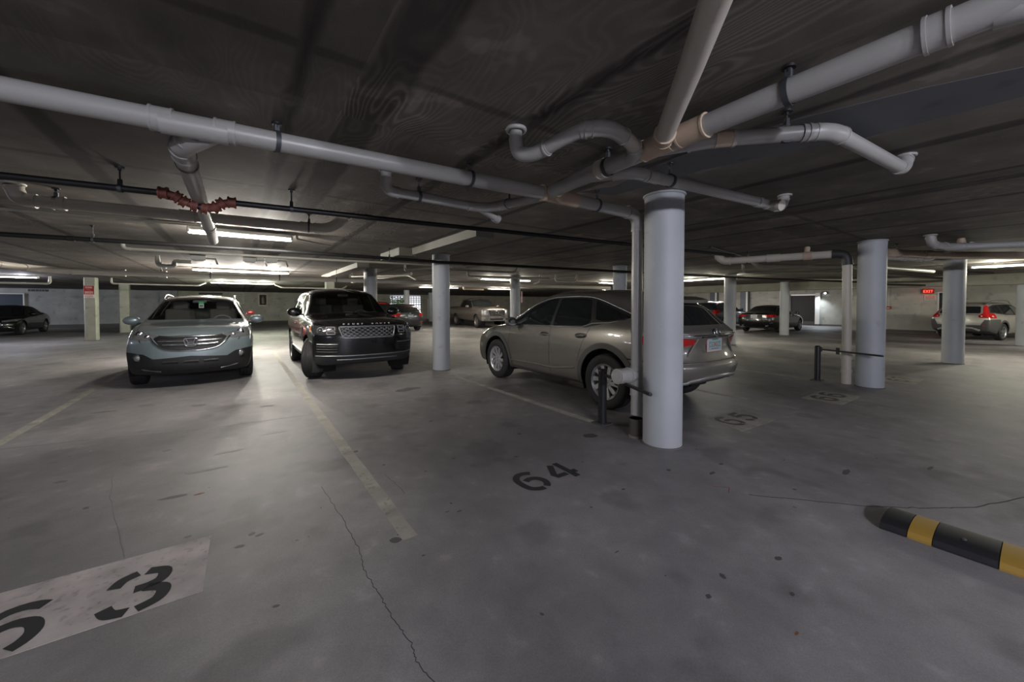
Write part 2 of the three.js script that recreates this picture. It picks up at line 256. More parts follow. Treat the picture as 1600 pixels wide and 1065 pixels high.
// ---------- pipes ----------
// a pipe run: polyline pts; corners become elbows; kinds of part: pipe, elbow, coupling
function pipeRun(name, label, category, pts, r, o = {}) {
  const m = o.mat || pvc, P0 = pts[0], g = thing(name, label, category, P0, 0, o.group), q = pts.map(p => V(p[0] - P0[0], p[1] - P0[1], p[2] - P0[2]));
  const bend = o.bend ?? r * 2.6, fit = o.fit ?? 1.12; let start = q[0];
  for (let i = 1; i < q.length; i++) {
    const last = i === q.length - 1; let end = q[i], corner = null; const slight = !last && q[i].clone().sub(q[i - 1]).angleTo(q[i + 1].clone().sub(q[i])) < 0.3;
    if (!last) { corner = fillet(q, i, bend, 10); end = corner[0]; }
    if (start.distanceTo(end) > 0.01) part(g, o.pipeName || 'pipe', sweep([start, end], r, 20), m);
    if (corner && slight) { part(g, o.pipeName || 'pipe', sweep(corner, r, 20), m); start = corner[corner.length - 1]; }
    else if (corner) {
      const em = o.elbowMats?.[i] || o.elbowMat || m;
      const d0 = corner[1].clone().sub(corner[0]).normalize(), k = corner.length, d1 = corner[k - 1].clone().sub(corner[k - 2]).normalize(), L = r * 0.7;
      const e = part(g, 'elbow', sweep([corner[0].clone().addScaledVector(d0, -L), ...corner, corner[k - 1].clone().addScaledVector(d1, L)], r * fit, 20), em);
      for (const [p, d] of [[corner[0].clone().addScaledVector(d0, -L), d0], [corner[k - 1].clone().addScaledVector(d1, L), d1]]) part(e, 'collar', sweep([p.clone().addScaledVector(d, -r * 0.18), p.clone().addScaledVector(d, r * 0.18)], r * (fit + 0.09), 20), em);
      start = corner[k - 1];
    }
  }
  for (const [seg, t, len = 0.12, mat, fac = 1] of o.couplings || []) {   // sleeves on a segment
    const a = q[seg], b = q[seg + 1], d = b.clone().sub(a).normalize(), c = a.clone().lerp(b, t);
    const s = part(g, 'coupling', sweep([c.clone().addScaledVector(d, -len / 2), c.clone().addScaledVector(d, len / 2)], r * 1.13 * fac, 20), mat || m);
    for (const k of [-1, 1]) part(s, 'collar', sweep([c.clone().addScaledVector(d, k * len / 2 - 0.006), c.clone().addScaledVector(d, k * len / 2 + 0.006)], r * 1.19 * (fac > 1 ? fac * 1.12 : 1), 20), mat || m);
  }
  if (o.flange) for (const e of o.flange) { const p = q[e]; part(g, 'ceiling_flange', new THREE.TorusGeometry(r * 1.25, r * 0.25, 8, 24).rotateX(Math.PI / 2).translate(p.x, CEIL - P0[1] - 0.008, p.z), m); }
  return { g, q };
}
// a steel rod from the slab with a ring round a pipe of radius r whose axis runs along the angle a
function hanger(x, y, z, r, a, label, o = {}) {
  const g = thing('pipe_hanger', label, 'pipe hanger', [x, CEIL, z], a, o.group), h = CEIL - y;
  part(g, 'anchor_plate', merge([cyl(0.03, 0.012, 12).translate(0, -0.006, 0), cyl(0.013, 0.02, 6).translate(0, -0.02, 0)]), ironBlack);
  if (h - r > 0.03) part(g, 'rod', cyl(0.006, h - r - 0.005, 8).translate(0, -(h - r) / 2, 0), steel);
  const ring = []; for (let k = 0; k < 28; k++) { const w = k / 28 * Math.PI * 2; ring.push(V(0, -h + Math.sin(w) * (r + 0.003), Math.cos(w) * (r + 0.003))); }
  const band = new THREE.CylinderGeometry(r + 0.004, r + 0.004, 0.026, 28, 1, true).rotateZ(Math.PI / 2).translate(0, -h, 0), band2 = new THREE.CylinderGeometry(r + 0.008, r + 0.008, 0.026, 28, 1, true).rotateZ(Math.PI / 2).translate(0, -h, 0);
  const ends = [-1, 1].map(s => new THREE.RingGeometry(r + 0.004, r + 0.008, 28).rotateY(s * Math.PI / 2).translate(s * 0.013, -h, 0));
  part(g, 'loop', merge([band, band2, ...ends, rbox(0.03, 0.05, 0.022, 0.004, 0, -h + r + 0.022, 0)]), steel);
  return g;
}
const R4 = 0.057;
pipeRun('drain_pipe', 'long white drain pipe from the left edge, turning down beside the big round column', 'pipe', [[-2.6, 2.46, -3.04], [2.2, 2.403, -2.6], [3.49, 2.39, -2.6], [3.49, 0.24, -2.6]], R4, { couplings: [[0, 0.472, 0.09], [0, 0.53, 0.09], [2, 0.83, 0.3], [2, 0.055, 0.06]], bend: 0.13 });
{ // cleanout branch low on the drop, its cast base
  const g = thing('cleanout_branch', 'fat white cleanout stub sticking out low on the drainpipe by the big column', 'pipe fitting', [3.49, 0.67, -2.6]);
  const d = V(-0.8, 0.03, -0.05).normalize(); part(g, 'stub', sweep([d.clone().multiplyScalar(0.04), d.clone().multiplyScalar(0.17)], 0.066, 24), pvc); part(g, 'hub', sweep([d.clone().multiplyScalar(0.13), d.clone().multiplyScalar(0.30)], [0.08, 0.08], 24), pvc); part(g, 'collar', sweep([d.clone().multiplyScalar(0.125), d.clone().multiplyScalar(0.14)], 0.086, 24), pvc); part(g, 'plug', sweep([d.clone().multiplyScalar(0.295), d.clone().multiplyScalar(0.31)], 0.066, 24), pvc);
  const b = thing('cast_iron_sleeve', 'dark cast iron pipe end at the foot of the drainpipe by the big column', 'pipe fitting', [3.49, 0, -2.6]);
  part(b, 'socket', merge([cyl(0.066, 0.2, 28).translate(0, 0.1, 0), cyl(0.075, 0.02, 28).translate(0, 0.19, 0)]), M([0.06, 0.052, 0.045], 0.7)); part(b, 'foot', cyl(0.078, 0.02, 28).translate(0, 0.01, 0), M([0.14, 0.13, 0.12], 0.8));
}
{ // wye under the long pipe and the branch that runs away from it
  pipeRun('branch_pipe', 'white branch pipe running away under the long drain pipe towards the bright lamp', 'pipe', [[-0.2, 2.415, -2.86], [-0.28, 2.385, -3.12], [-0.285, 2.335, -6.2], [-0.285, 2.3, -6.62]], R4 * 0.98, { couplings: [[1, 0.02, 0.12], [1, 0.86, 0.1]], bend: 0.1 });
  const w = thing('wye_fitting', 'large white wye fitting on the long drain pipe at the upper left', 'pipe fitting', [-0.2, 2.42, -2.815]);
  part(w, 'sleeve', sweep([V(-0.14, 0.002, -0.012), V(0.16, -0.002, 0.014)], R4 * 1.1, 24), pvc); part(w, 'gusset', sweep([V(0.12, -0.02, 0.0), V(0.0, -0.03, -0.12), V(-0.08, -0.035, -0.26)], [0.03, 0.06, 0.062], 20), pvc);
}
pipeRun('drain_pipe', 'thick white drain pipe coming down from the upper right corner to the tan tee', 'pipe', [[2.12, 2.44, 0.25], [2.11, 2.42, -0.9], [2.17, 2.405, -2.2], [2.2, 2.40, -2.5]], R4 * 1.02, { couplings: [[0, 0.45, 0.06], [1, 0.24, 0.16, pvcTan], [1, 0.42, 0.2, pvcTan], [1, 0.78, 0.05, pvcOld]], mat: pvc, bend: 0.1 });
{ const e = thing('sweep_fitting', 'white open-ended sweep fitting on the thick pipe at the top right corner', 'pipe fitting', [2.13, 2.43, -0.16]); part(e, 'sweep_elbow', sweep([V(-0.004, 0, 0.02), V(0.0, 0, 0.07), V(0.02, -0.005, 0.14), V(0.07, -0.01, 0.2)], [0.06, 0.066, 0.068, 0.068], 24), pvc); part(e, 'collar', sweep([V(0.05, -0.008, 0.17), V(0.07, -0.01, 0.205)], 0.077, 24), pvc); }
{ const t = thing('tee_fitting', 'tan-stained tee fitting where the thick pipe meets the long drain pipe', 'pipe fitting', [2.36, 2.4, -2.6]); part(t, 'sleeve', sweep([V(-0.18, 0.003, -0.005), V(0.22, -0.005, 0)], R4 * 1.13, 24), pvcTan); part(t, 'inlet', sweep([V(-0.15, 0.004, 0.16), V(-0.12, 0.003, 0.08), V(-0.02, 0, 0.02)], R4 * 1.13, 24), pvcTan); part(t, 'collar', sweep([V(-0.2, 0.004, -0.006), V(-0.165, 0.003, -0.006)], R4 * 1.24, 24), pvcTan); }
pipeRun('drain_pipe', 'white pipe rising across the top edge of the picture into the thick pipe', 'pipe', [[0.72, 2.44, -0.1], [1.25, 2.42, -0.63], [1.6, 2.415, -0.94], [2.08, 2.405, -1.38]], R4 * 0.92, { bend: 0.08, mat: pvcOld, couplings: [[2, 0.9, 0.07, pvcTan]] });
{ // arched trap
  const g = thing('trap_pipe', 'white arched trap pipe coming out of the ceiling and curving into the thick pipe', 'pipe', [1.44, 2.54, -1.99]); const o = V(1.44, 2.54, -1.99), A = (x, y, z) => V(x, y, z).sub(o);
  const c = smoothPts([A(1.44, 2.54, -1.99), A(1.44, 2.46, -1.99), A(1.455, 2.385, -1.975), A(1.49, 2.36, -1.9), A(1.515, 2.365, -1.8), A(1.54, 2.385, -1.66), A(1.585, 2.40, -1.53), A(1.69, 2.405, -1.46), A(1.83, 2.405, -1.47), A(1.97, 2.405, -1.51), A(2.08, 2.40, -1.57), A(2.14, 2.395, -1.66)], 70);
  part(g, 'drop', sweep(c.slice(0, 8), 0.04, 20), pvc); part(g, 'lower_elbow', sweep(c.slice(5, 28), 0.044, 20), pvc); part(g, 'straight', sweep(c.slice(27, 39), 0.04, 20), pvc); part(g, 'arch', sweep(c.slice(37, 52), 0.045, 20), pvc); part(g, 'joint', sweep(c.slice(51, 61), 0.041, 20), pvcOld); part(g, 'outlet_elbow', sweep(c.slice(60), 0.045, 20), pvc);
  for (const k of [26, 38, 40, 51, 59]) part(g, 'collar', sweep([c[k], c[k].clone().lerp(c[k + 1], 0.45)], 0.05, 20), pvc);
  part(g, 'ceiling_flange', new THREE.TorusGeometry(0.055, 0.014, 8, 24).rotateX(Math.PI / 2).translate(0, -0.01, 0), pvc);
}
pipeRun('branch_pipe', 'white branch pipe right of the thick pipe, elbowed and ending at the ceiling', 'pipe', [[2.16, 2.405, -1.5], [2.3, 2.405, -1.2], [2.74, 2.405, -0.745], [3.98, 2.42, -0.66], [4.06, 2.53, -0.66]], 0.042, { flange: [4], bend: 0.09, couplings: [[1, 0.12, 0.1, pvcTan], [1, 0.82, 0.07]] });
pipeRun('branch_pipe', 'white branch pipe running right above the big column to a capped end', 'pipe', [[2.2, 2.40, -2.05], [2.36, 2.40, -1.81], [4.44, 2.40, -1.60], [4.52, 2.53, -1.60]], 0.043, { bend: 0.1, couplings: [[1, 0.1, 0.1], [1, 0.8, 0.05], [1, 0.9, 0.13]], flange: [3] });
{ const k = thing('cleanout_stub', 'short capped stub under the end of the branch pipe right of the big column', 'pipe fitting', [4.2, 2.4, -1.62]); part(k, 'stub', sweep([V(0, 0, 0), V(-0.02, -0.03, 0.1)], 0.042, 20), pvcOld); part(k, 'cap', sweep([V(-0.016, -0.026, 0.085), V(-0.024, -0.036, 0.12)], 0.05, 20), pvcOld); }
pipeRun('branch_pipe', 'white pipe from the ceiling, under the long drain pipe, bending to the tan tee', 'pipe', [[1.0, 2.53, -3.21], [1.01, 2.385, -3.26], [1.98, 2.37, -3.25], [2.25, 2.40, -2.64]], 0.041, { bend: 0.16, flange: [0], couplings: [[2, 0.3, 0.08]] });
{ const k = thing('cleanout_stub', 'short angled stub hanging below the branch pipe left of the tan tee', 'pipe fitting', [2.02, 2.37, -3.24]); part(k, 'stub', sweep([V(-0.12, 0, 0), V(0.0, -0.03, -0.03), V(0.13, -0.055, -0.08)], 0.038, 20), pvc); part(k, 'cap', sweep([V(0.1, -0.05, -0.07), V(0.16, -0.062, -0.094)], 0.046, 20), pvc); }
pipeRun('drain_pipe', 'grey-white pipe crossing under the branch pipe, elbowed up into the ceiling at both ends', 'pipe', [[-1.68, 2.53, -5.52], [-1.66, 2.40, -5.56], [0.92, 2.37, -5.25], [1.1, 2.53, -5.18]], 0.055, { bend: 0.16, flange: [0, 3], mat: pvcOld, couplings: [[1, 0.1, 0.08], [1, 0.47, 0.12], [1, 0.9, 0.1]] });
// black sprinkler mains
{ const { g } = pipeRun('sprinkler_pipe', 'black sprinkler pipe with a rust-red loop of fittings dipping under the branch pipe', 'pipe', [[-2.6, 2.385, -4.66], [-0.46, 2.365, -4.345], [-0.36, 2.30, -4.36], [-0.2, 2.27, -4.36], [-0.1, 2.35, -4.33], [1.65, 2.36, -4.2], [2.87, 2.36, -4.05], [7.6, 2.36, -3.5]], 0.026, { mat: ironBlack, bend: 0.05, elbowMat: ironRed, pipeName: 'pipe', couplings: [[0, 0.975, 0.05, ironRed, 1.5], [1, 0.3, 0.035, ironRed, 1.5], [1, 0.8, 0.035, ironRed, 1.5], [2, 0.3, 0.035, ironRed, 1.5], [2, 0.75, 0.035, ironRed, 1.5], [3, 0.3, 0.035, ironRed, 1.5], [3, 0.8, 0.035, ironRed, 1.5], [4, 0.03, 0.05, ironRed, 1.5], [4, 0.7, 0.05], [6, 0.4, 0.05]] }); }
pipeRun('sprinkler_pipe', 'second black sprinkler pipe crossing behind the bright lamp', 'pipe', [[-3.6, 2.34, -8.0], [0.7, 2.34, -7.55], [3.65, 2.34, -7.55], [8.8, 2.35, -6.84], [13.5, 2.36, -6.2], [21.9, 2.38, -4.4]], 0.032, { mat: ironBlack, bend: 0.05, couplings: [[0, 0.4, 0.06], [1, 0.3, 0.06], [2, 0.5, 0.06]] });
pipeRun('sprinkler_pipe', 'thin dark sprinkler pipe crossing the ceiling toward the far right', 'pipe', [[7.1, 2.5, -3.7], [11.5, 2.5, -4.4], [15.5, 2.5, -3.2], [20.5, 2.5, -1.2]], 0.022, { mat: ironBlack, bend: 0.05, couplings: [[1, 0.5, 0.05]] });
// long main at the back
pipeRun('drain_pipe', 'big pale main pipe crossing the whole back of the garage below the ceiling', 'pipe', [[-4.15, 2.255, -11.1], [-3.75, 2.245, -13.4], [-2.8, 2.235, -13.6], [8.9, 2.21, -12.15], [13.5, 2.2, -11.5]], 0.07, { mat: pvcOld, bend: 0.4, couplings: [[0, 0.45, 0.16], [2, 0.1, 0.14], [2, 0.42, 0.16], [2, 0.72, 0.14]] });
// conduits and small pipes
const CON = [
  ['white conduit crossing near the ceiling left of the bright lamp', [[-3.0, 2.47, -6.7], [-0.4, 2.47, -6.5]], 0.016], ['white conduit continuing right of the bright lamp', [[0.75, 2.47, -6.95], [1.3, 2.45, -7.3]], 0.014],
  ['white conduit run behind the second sprinkler pipe', [[-1.6, 2.38, -9.1], [1.4, 2.38, -8.9], [3.4, 2.38, -8.6], [4.6, 2.38, -8.5]], 0.024], ['conduit with a riser over the square column with the red sign', [[-8.5, 2.22, -21.6], [-5.7, 2.22, -21.4], [-5.7, 2.5, -21.4]], 0.035],
  ['conduit dropping to the farthest lamp above the grey-blue car', [[-4.2, 2.3, -21.9], [-1.5, 2.3, -22.0], [-1.25, 2.44, -22.1]], 0.03], ['conduit leaving the farthest lamp to the right', [[1.4, 2.44, -22.1], [1.7, 2.3, -22.0], [4.4, 2.3, -21.6], [4.6, 2.44, -21.6]], 0.03],
  ['pipe rising diagonally behind the second round column', [[3.7, 2.38, -10.3], [4.35, 2.42, -9.6], [4.5, 2.42, -9.0]], 0.03], ['small white pipe with an upturned end left of the second round column', [[3.1, 2.4, -13.8], [4.5, 2.4, -12.2], [4.6, 2.24, -11.8]], 0.03],
  ['white pipe right of the second round column with an upturned end', [[4.3, 2.36, -9.3], [6.4, 2.36, -8.9], [6.5, 2.51, -8.9]], 0.028], ['white pipe with two risers above the pickup', [[5.6, 2.3, -10.2], [8.3, 2.3, -9.6]], 0.03],
  ['white trap with three risers over the roof of the taupe car', [[9.2, 2.53, -10.3], [9.2, 2.28, -10.3], [9.9, 2.28, -10.0], [9.95, 2.53, -10.0]], 0.03], ['white riser dropping to the main pipe over the taupe car', [[8.9, 2.53, -10.8], [8.9, 2.28, -10.8], [8.75, 2.2, -11.0]], 0.03],
  ['gooseneck trap hanging left of the middle lamp', [[-1.48, 2.53, -11.5], [-1.48, 2.3, -11.5], [-1.2, 2.3, -11.5], [-1.2, 2.42, -11.5], [-0.9, 2.42, -11.5]], 0.04],
  ['thin pipe along the wall side of the drop beam at the right', [[11.5, 2.45, -7.0], [18.0, 2.45, -6.0], [21.8, 2.45, -3.6]], 0.025], ['white conduit beside the lamp behind the slim column', [[12.0, 2.42, -7.8], [14.9, 2.43, -8.9]], 0.022],
  ['white pipe with an elbow end right of the slim column', [[10.9, 2.52, -4.8], [10.95, 2.3, -4.8], [13.4, 2.3, -3.2]], 0.03], ['white pipe nested under the grey pipe at the right', [[9.7, 2.51, -4.1], [9.75, 2.33, -4.0], [12.1, 2.33, -2.5], [15.2, 2.33, -1.9]], 0.045],
  ['dark short sprinkler branch near the exit sign', [[20.6, 2.24, -3.9], [21.6, 2.2, -2.9]], 0.03, ironBlack], ['dark sprinkler main in front of the pale drop beam', [[14.6, 2.34, -3.2], [21.5, 2.36, -2.0]], 0.04, ironBlack],
  ['conduit above the pickup ending at the lamp', [[10.9, 2.4, -20.4], [12.4, 2.4, -20.6]], 0.04, pvcTan], ['pale pipe sloping up above the roof of the black car', [[3.3, 2.28, -14.8], [4.6, 2.46, -12.2]], 0.05],
];
for (const [lab, p0, r, mat] of CON) { const pts = p0[0][1] < 2.5 && p0[p0.length - 1][1] < 2.5 ? [[p0[0][0], 2.53, p0[0][2]], ...p0] : p0; pipeRun('conduit', lab, 'pipe', pts, r, { mat: mat || conduit, bend: r * 3 }); }
// the pipes by the right-hand columns
pipeRun('drain_pipe', 'grey drain pipe at the right that turns down with a black elbow beside the column', 'pipe', [[8.45, 2.53, -4.25], [8.5, 2.37, -4.15], [8.97, 2.36, -2.18], [8.97, 0, -2.16]], 0.07, { bend: 0.15, mat: pvcOld, flange: [0], elbowMats: { 2: M([0.03, 0.03, 0.032], 0.5) }, couplings: [[1, 0.45, 0.2], [1, 0.72, 0.12, pvcTan], [2, 0.72, 0.04], [2, 0.78, 0.14], [2, 0.9, 0.04]] });
pipeRun('drain_pipe', 'tan stretch of drain pipe continuing behind the right-hand column', 'pipe', [[9.15, 2.37, -1.95], [10.9, 2.36, -1.15], [12.8, 2.36, 0.2]], 0.07, { mat: pvcTan, bend: 0.1, couplings: [[0, 0.25, 0.2], [0, 0.7, 0.16]] });
pipeRun('branch_pipe', 'white S-shaped branch from the ceiling joining the pipe at the right edge', 'pipe', [[8.95, 2.53, -1.16], [8.98, 2.39, -1.14], [9.6, 2.385, -1.02], [10.4, 2.385, 0.2]], 0.055, { flange: [0], bend: 0.14, couplings: [[1, 0.85, 0.12], [2, 0.06, 0.08]] });
pipeRun('branch_pipe', 'white branch rising in a bend to the pipes at the right edge', 'pipe', [[9.4, 2.29, -1.86], [10.6, 2.29, -1.38], [10.75, 2.48, -1.1], [10.4, 2.49, -0.85]], 0.042, { bend: 0.16, couplings: [[0, 0.5, 0.08], [0, 0.75, 0.06]] });
{ const k = thing('cleanout_stub', 'short tan capped riser above the pipe at the right edge', 'pipe fitting', [9.85, 2.42, -0.92]); part(k, 'riser', cyl(0.045, 0.14, 20).translate(0, 0.05, 0), pvcTan); part(k, 'cap', cyl(0.052, 0.05, 20).translate(0, 0.07, 0), pvcTan); }
{ const k = thing('cleanout_stub', 'short tan riser on the grey drain pipe at the right', 'pipe fitting', [8.86, 2.43, -2.75]); part(k, 'riser', cyl(0.04, 0.12, 20).translate(0, 0.05, 0), pvcTan); part(k, 'cap', cyl(0.047, 0.04, 20).translate(0, 0.07, 0), pvcTan); }
// hangers
hanger(0.2, 2.427, -2.783, R4, 0.09, 'rod and loop on the long drain pipe, between the wye fitting and the middle');
hanger(1.48, 2.412, -2.666, R4, 0.09, 'rod and loop on the long drain pipe, nearest left of the tan tee');
hanger(2.85, 2.397, -2.6, R4, 0, 'loop on the long drain pipe between the tan tee and the big column');
hanger(2.112, 2.422, -0.74, R4, Math.PI / 2, 'large dark loop on the thick pipe at the upper right');
hanger(2.155, 2.408, -1.86, R4, Math.PI / 2, 'black strap on the thick pipe beside the arched trap');
hanger(2.58, 2.405, -0.91, 0.042, 0.8, 'loop on the branch pipe just before its elbow at the upper right');
hanger(2.78, 2.4, -1.767, 0.043, -0.1, 'loop on the branch pipe just above the big column');
hanger(1.3, 2.379, -3.256, 0.041, 0, 'thin rod and loop on the branch pipe below the long drain pipe');
hanger(2.09, 2.382, -3.0, 0.041, 1.15, 'loop on the bend of the branch pipe left of the tan tee');
hanger(-1.42, 2.398, -5.533, 0.055, -0.12, 'rod and loop at the left end of the grey-white crossing pipe');
hanger(0.7, 2.373, -5.276, 0.055, -0.12, 'rod and loop at the right end of the grey-white crossing pipe');
hanger(-0.78, 2.368, -4.392, 0.026, -0.15, 'thin rod on the black sprinkler pipe left of the rust-red loop');
hanger(0.42, 2.353, -4.29, 0.026, -0.07, 'thin rod on the black sprinkler pipe right of the rust-red loop');
hanger(-0.282, 2.382, -3.42, R4, Math.PI / 2, 'dark ring round the branch pipe just below the wye fitting');
hanger(-1.67, 2.34, -7.8, 0.032, -0.1, 'thin rod on the second sprinkler pipe at the left');
hanger(2.4, 2.34, -7.55, 0.032, 0, 'thin rod on the second sprinkler pipe left of the round column');
hanger(-1.66, 2.233, -13.46, 0.07, -0.124, 'long thin rod on the big main pipe above the square column side');
hanger(-0.64, 2.23, -13.33, 0.07, -0.124, 'long thin rod on the big main pipe left of the middle lamp');
hanger(0.96, 2.227, -13.13, 0.07, -0.124, 'long thin rod on the big main pipe over the gap between the cars');
hanger(2.46, 2.224, -12.95, 0.07, -0.124, 'long thin rod on the big main pipe above the black car');
hanger(8.62, 2.367, -3.69, 0.07, 1.32, 'dark rod and loop on the grey drain pipe at the right');
hanger(9.75, 2.367, -1.67, 0.07, 0.45, 'dark rod and loop on the tan pipe behind the right-hand column');
// small boxes on the ceiling by the middle lamp
for (const [x, z, l] of [[-0.75, -11.2, 'left'], [0.2, -11.0, 'middle'], [0.62, -10.8, 'right']]) { const b = thing('junction_box', `${l} one of three small white boxes on the ceiling above the grey-blue car`, 'junction box', [x, CEIL, z]); part(b, 'housing', rbox(0.26, 0.1, 0.16, 0.01, 0, -0.05, 0), white); part(b, 'cover', rbox(0.2, 0.02, 0.12, 0.005, 0, -0.105, 0), conduit); part(b, 'conduit_end', sweep([V(0.12, -0.05, 0), V(0.3, -0.05, 0), V(0.34, -0.18, 0)], 0.02, 12), conduit); }
// ---------- floor markings ----------
const lineTex = texture(512, (u, v, c) => { const a = fbm(u, v, 8, 5, 83), b = fbm(u, v, 40, 3, 87); const k = 146 + (a - 0.5) * 60 - sm(0.6, 0.85, b) * 22; c[0] = k; c[1] = k * 0.985; c[2] = k * 0.95; });
const lineMat = new THREE.MeshStandardMaterial({ map: lineTex, color: new THREE.Color().setRGB(0.92, 0.9, 0.84), roughness: 0.75 }), digitMat = M([0.01, 0.01, 0.011], 0.9), patchMat = new THREE.MeshStandardMaterial({ map: lineTex, color: new THREE.Color().setRGB(1.4, 1.3, 1.34), roughness: 0.75 });
function ragged(x0, z0, x1, z1, w, amp) { const A = [], B = [], n = 60; for (let i = 0; i <= n; i++) { const t = i / n, x = x0 + (x1 - x0) * t, z = z0 + (z1 - z0) * t; A.push([x - w / 2 + (rnd() - 0.5) * amp, -z]); B.unshift([x + w / 2 + (rnd() - 0.5) * amp, -z]); } return [...B.reverse(), ...A.reverse()]; }
for (const [x, z0, z1, lab] of [[-2.04, -14, -3.3, 'faded pale stall line at the left edge, left of the grey-blue car'], [0.83, -14, -2.25, 'faded pale stall line running between the grey-blue car and the black car'], [3.5, -14, -3.25, 'faded pale stall line between the black car and the taupe car'], [6.25, -9, -2.0, 'faded pale stall line right of the taupe car'], [9.0, -9, -2.9, 'faded pale stall line leading to the right-hand post']]) {
  const g = thing('stall_line', lab, 'floor marking', [x, 0, (z0 + z1) / 2]); g.userData.kind = 'thing';
  part(g, 'paint', uvScale(strip(flat(ragged(0, z0 - (z0 + z1) / 2, 0, z1 - (z0 + z1) / 2, 0.1, 0.008), 0.0015)), 1.3), lineMat);
}
const patchDim = new THREE.MeshStandardMaterial({ map: lineTex, color: new THREE.Color().setRGB(0.9, 0.87, 0.82), roughness: 0.8 });
const DIG = {
  6: [[[0.84, 1.24], [0.62, 1.36], [0.34, 1.33], [0.13, 1.05], [0.1, 0.6], [0.18, 0.22], [0.42, 0.04], [0.6, 0.02]], [[0.34, 0.78], [0.56, 0.86], [0.8, 0.74], [0.9, 0.45], [0.84, 0.2], [0.72, 0.06]]],
  4: ['l', [[0.76, 1.4], [0.76, 0]], [[0.5, 1.34], [0.1, 0.56], [0.12, 0.42], [0.58, 0.42]], [[0.84, 0.42], [1.04, 0.42]]],
  3: [[[0.1, 1.02], [0.2, 1.26], [0.42, 1.38]], [[0.56, 1.37], [0.84, 1.22], [0.84, 0.92], [0.66, 0.78], [0.44, 0.76]], [[0.62, 0.72], [0.9, 0.52], [0.86, 0.18], [0.58, 0.02]], [[0.44, 0.03], [0.2, 0.12], [0.08, 0.36]]],
  5: [['l'], [[0.2, 1.3], [0.9, 1.3]], [[0.22, 1.14], [0.2, 0.74]], [[0.3, 0.82], [0.62, 0.88], [0.88, 0.62], [0.86, 0.24], [0.58, 0.04]], [[0.42, 0.04], [0.2, 0.12], [0.08, 0.32]]],
  7: ['l', [[0.08, 1.3], [0.9, 1.3]], [[0.86, 1.14], [0.6, 0.6], [0.42, 0]]],
};
function digit(n, w, h, t) {
  const straight = DIG[n][0] === 'l', out = [];
  for (const s of DIG[n]) { if (s === 'l' || s[0] === 'l') continue; const pts = s.map(p => [p[0] * w, p[1] * h / 1.4]); out.push(flat(ribbon(straight || pts.length < 3 ? pts : curve2(pts, 18), t), 0.001)); }
  return merge(out);
}
for (const [txt, xs, z, w, h, box4, lab] of [
  ['63', [-0.98, -0.56], -2.45, 0.25, 0.33, [[-1.35, 2.42], [-0.17, 2.42], [-0.165, 2.98], [-1.35, 2.98]], 'black stencilled stall number 63 on a pale painted patch at the lower left'],
  ['64', [1.78, 2.1], -2.27, 0.24, 0.3, null, 'black stencilled stall number 64 on bare concrete in the middle'],
  ['65', [4.76, 5.1], -2.13, 0.25, 0.3, [[4.58, 2.0], [5.42, 1.98], [5.6, 2.46], [4.8, 2.5]], 'faded stencilled stall number 65 behind the taupe car'],
  ['66', [7.15, 7.52], -1.86, 0.26, 0.3, [[7.0, 1.72], [7.9, 1.72], [7.9, 2.22], [7.0, 2.22]], 'faded stencilled stall number 66 in front of the right-hand post'],
  ['67', [10.05, 10.38], -1.55, 0.24, 0.28, [[9.9, 1.42], [10.75, 1.42], [10.75, 1.92], [9.9, 1.92]], 'faint stencilled stall number 67 right of the right-hand column'],
]) {
  const g = thing('stall_number', lab, 'floor marking', [xs[0], 0, z]); g.userData.kind = 'thing';
  if (box4) part(g, 'pale_patch', uvScale(strip(flat(box4.map(p => [p[0] - xs[0], p[1] + z]), 0.0016)), 1.1), txt === '63' ? patchMat : patchDim);
  [...txt].forEach((c, i) => { const d = part(g, 'digit', digit(c, w, h, w * 0.23), txt < '65' ? digitMat : M([0.035, 0.03, 0.026], 0.7)); d.position.set(xs[i] - xs[0], 0.002, 0); });
}
// ---------- cracks, joints and spots in the floor (children of the floor) ----------
const crackMat = M([0.03, 0.028, 0.028], 0.9), spotMat = M([0.055, 0.05, 0.05], 0.7), jointMat = M([0.115, 0.11, 0.105], 0.9), paleMat = M([0.26, 0.25, 0.235], 0.85), leafMat = M([0.16, 0.055, 0.02], 0.8);
function crack(pts, w, amp, mat, name) { const out = []; for (let i = 0; i < pts.length - 1; i++) for (let k = 0; k < 10; k++) { const t = k / 10; out.push([pts[i][0] + (pts[i + 1][0] - pts[i][0]) * t + (rnd() - 0.5) * amp, -(pts[i][1] + (pts[i + 1][1] - pts[i][1]) * t) + (rnd() - 0.5) * amp]); } part(floor, name, flat(ribbon(out, w), 0.0006), mat); }
crack([[0.5, -3.3], [0.54, -2.7], [0.55, -2.3], [0.525, -2.1], [0.54, -1.9], [0.545, -1.73], [0.57, -1.55], [0.555, -1.45], [0.585, -1.3], [0.57, -0.9]], 0.0035, 0.012, crackMat, 'floor_crack');
crack([[-2.6, -6.1], [-1.46, -5.9], [-0.46, -5.65], [0.7, -5.57], [2.65, -5.48], [4.0, -5.4]], 0.01, 0.02, jointMat, 'floor_joint');
crack([[3.1, -1.3], [3.6, -0.75], [3.9, -0.5], [4.2, -0.3], [5.0, 0.0]], 0.008, 0.012, crackMat, 'floor_crack');
crack([[-0.55, -3.0], [-0.8, -4.0], [-0.9, -4.6]], 0.003, 0.01, jointMat, 'floor_crack');
crack([[1.0, -2.8], [0.98, -3.3]], 0.005, 0.02, jointMat, 'floor_crack');
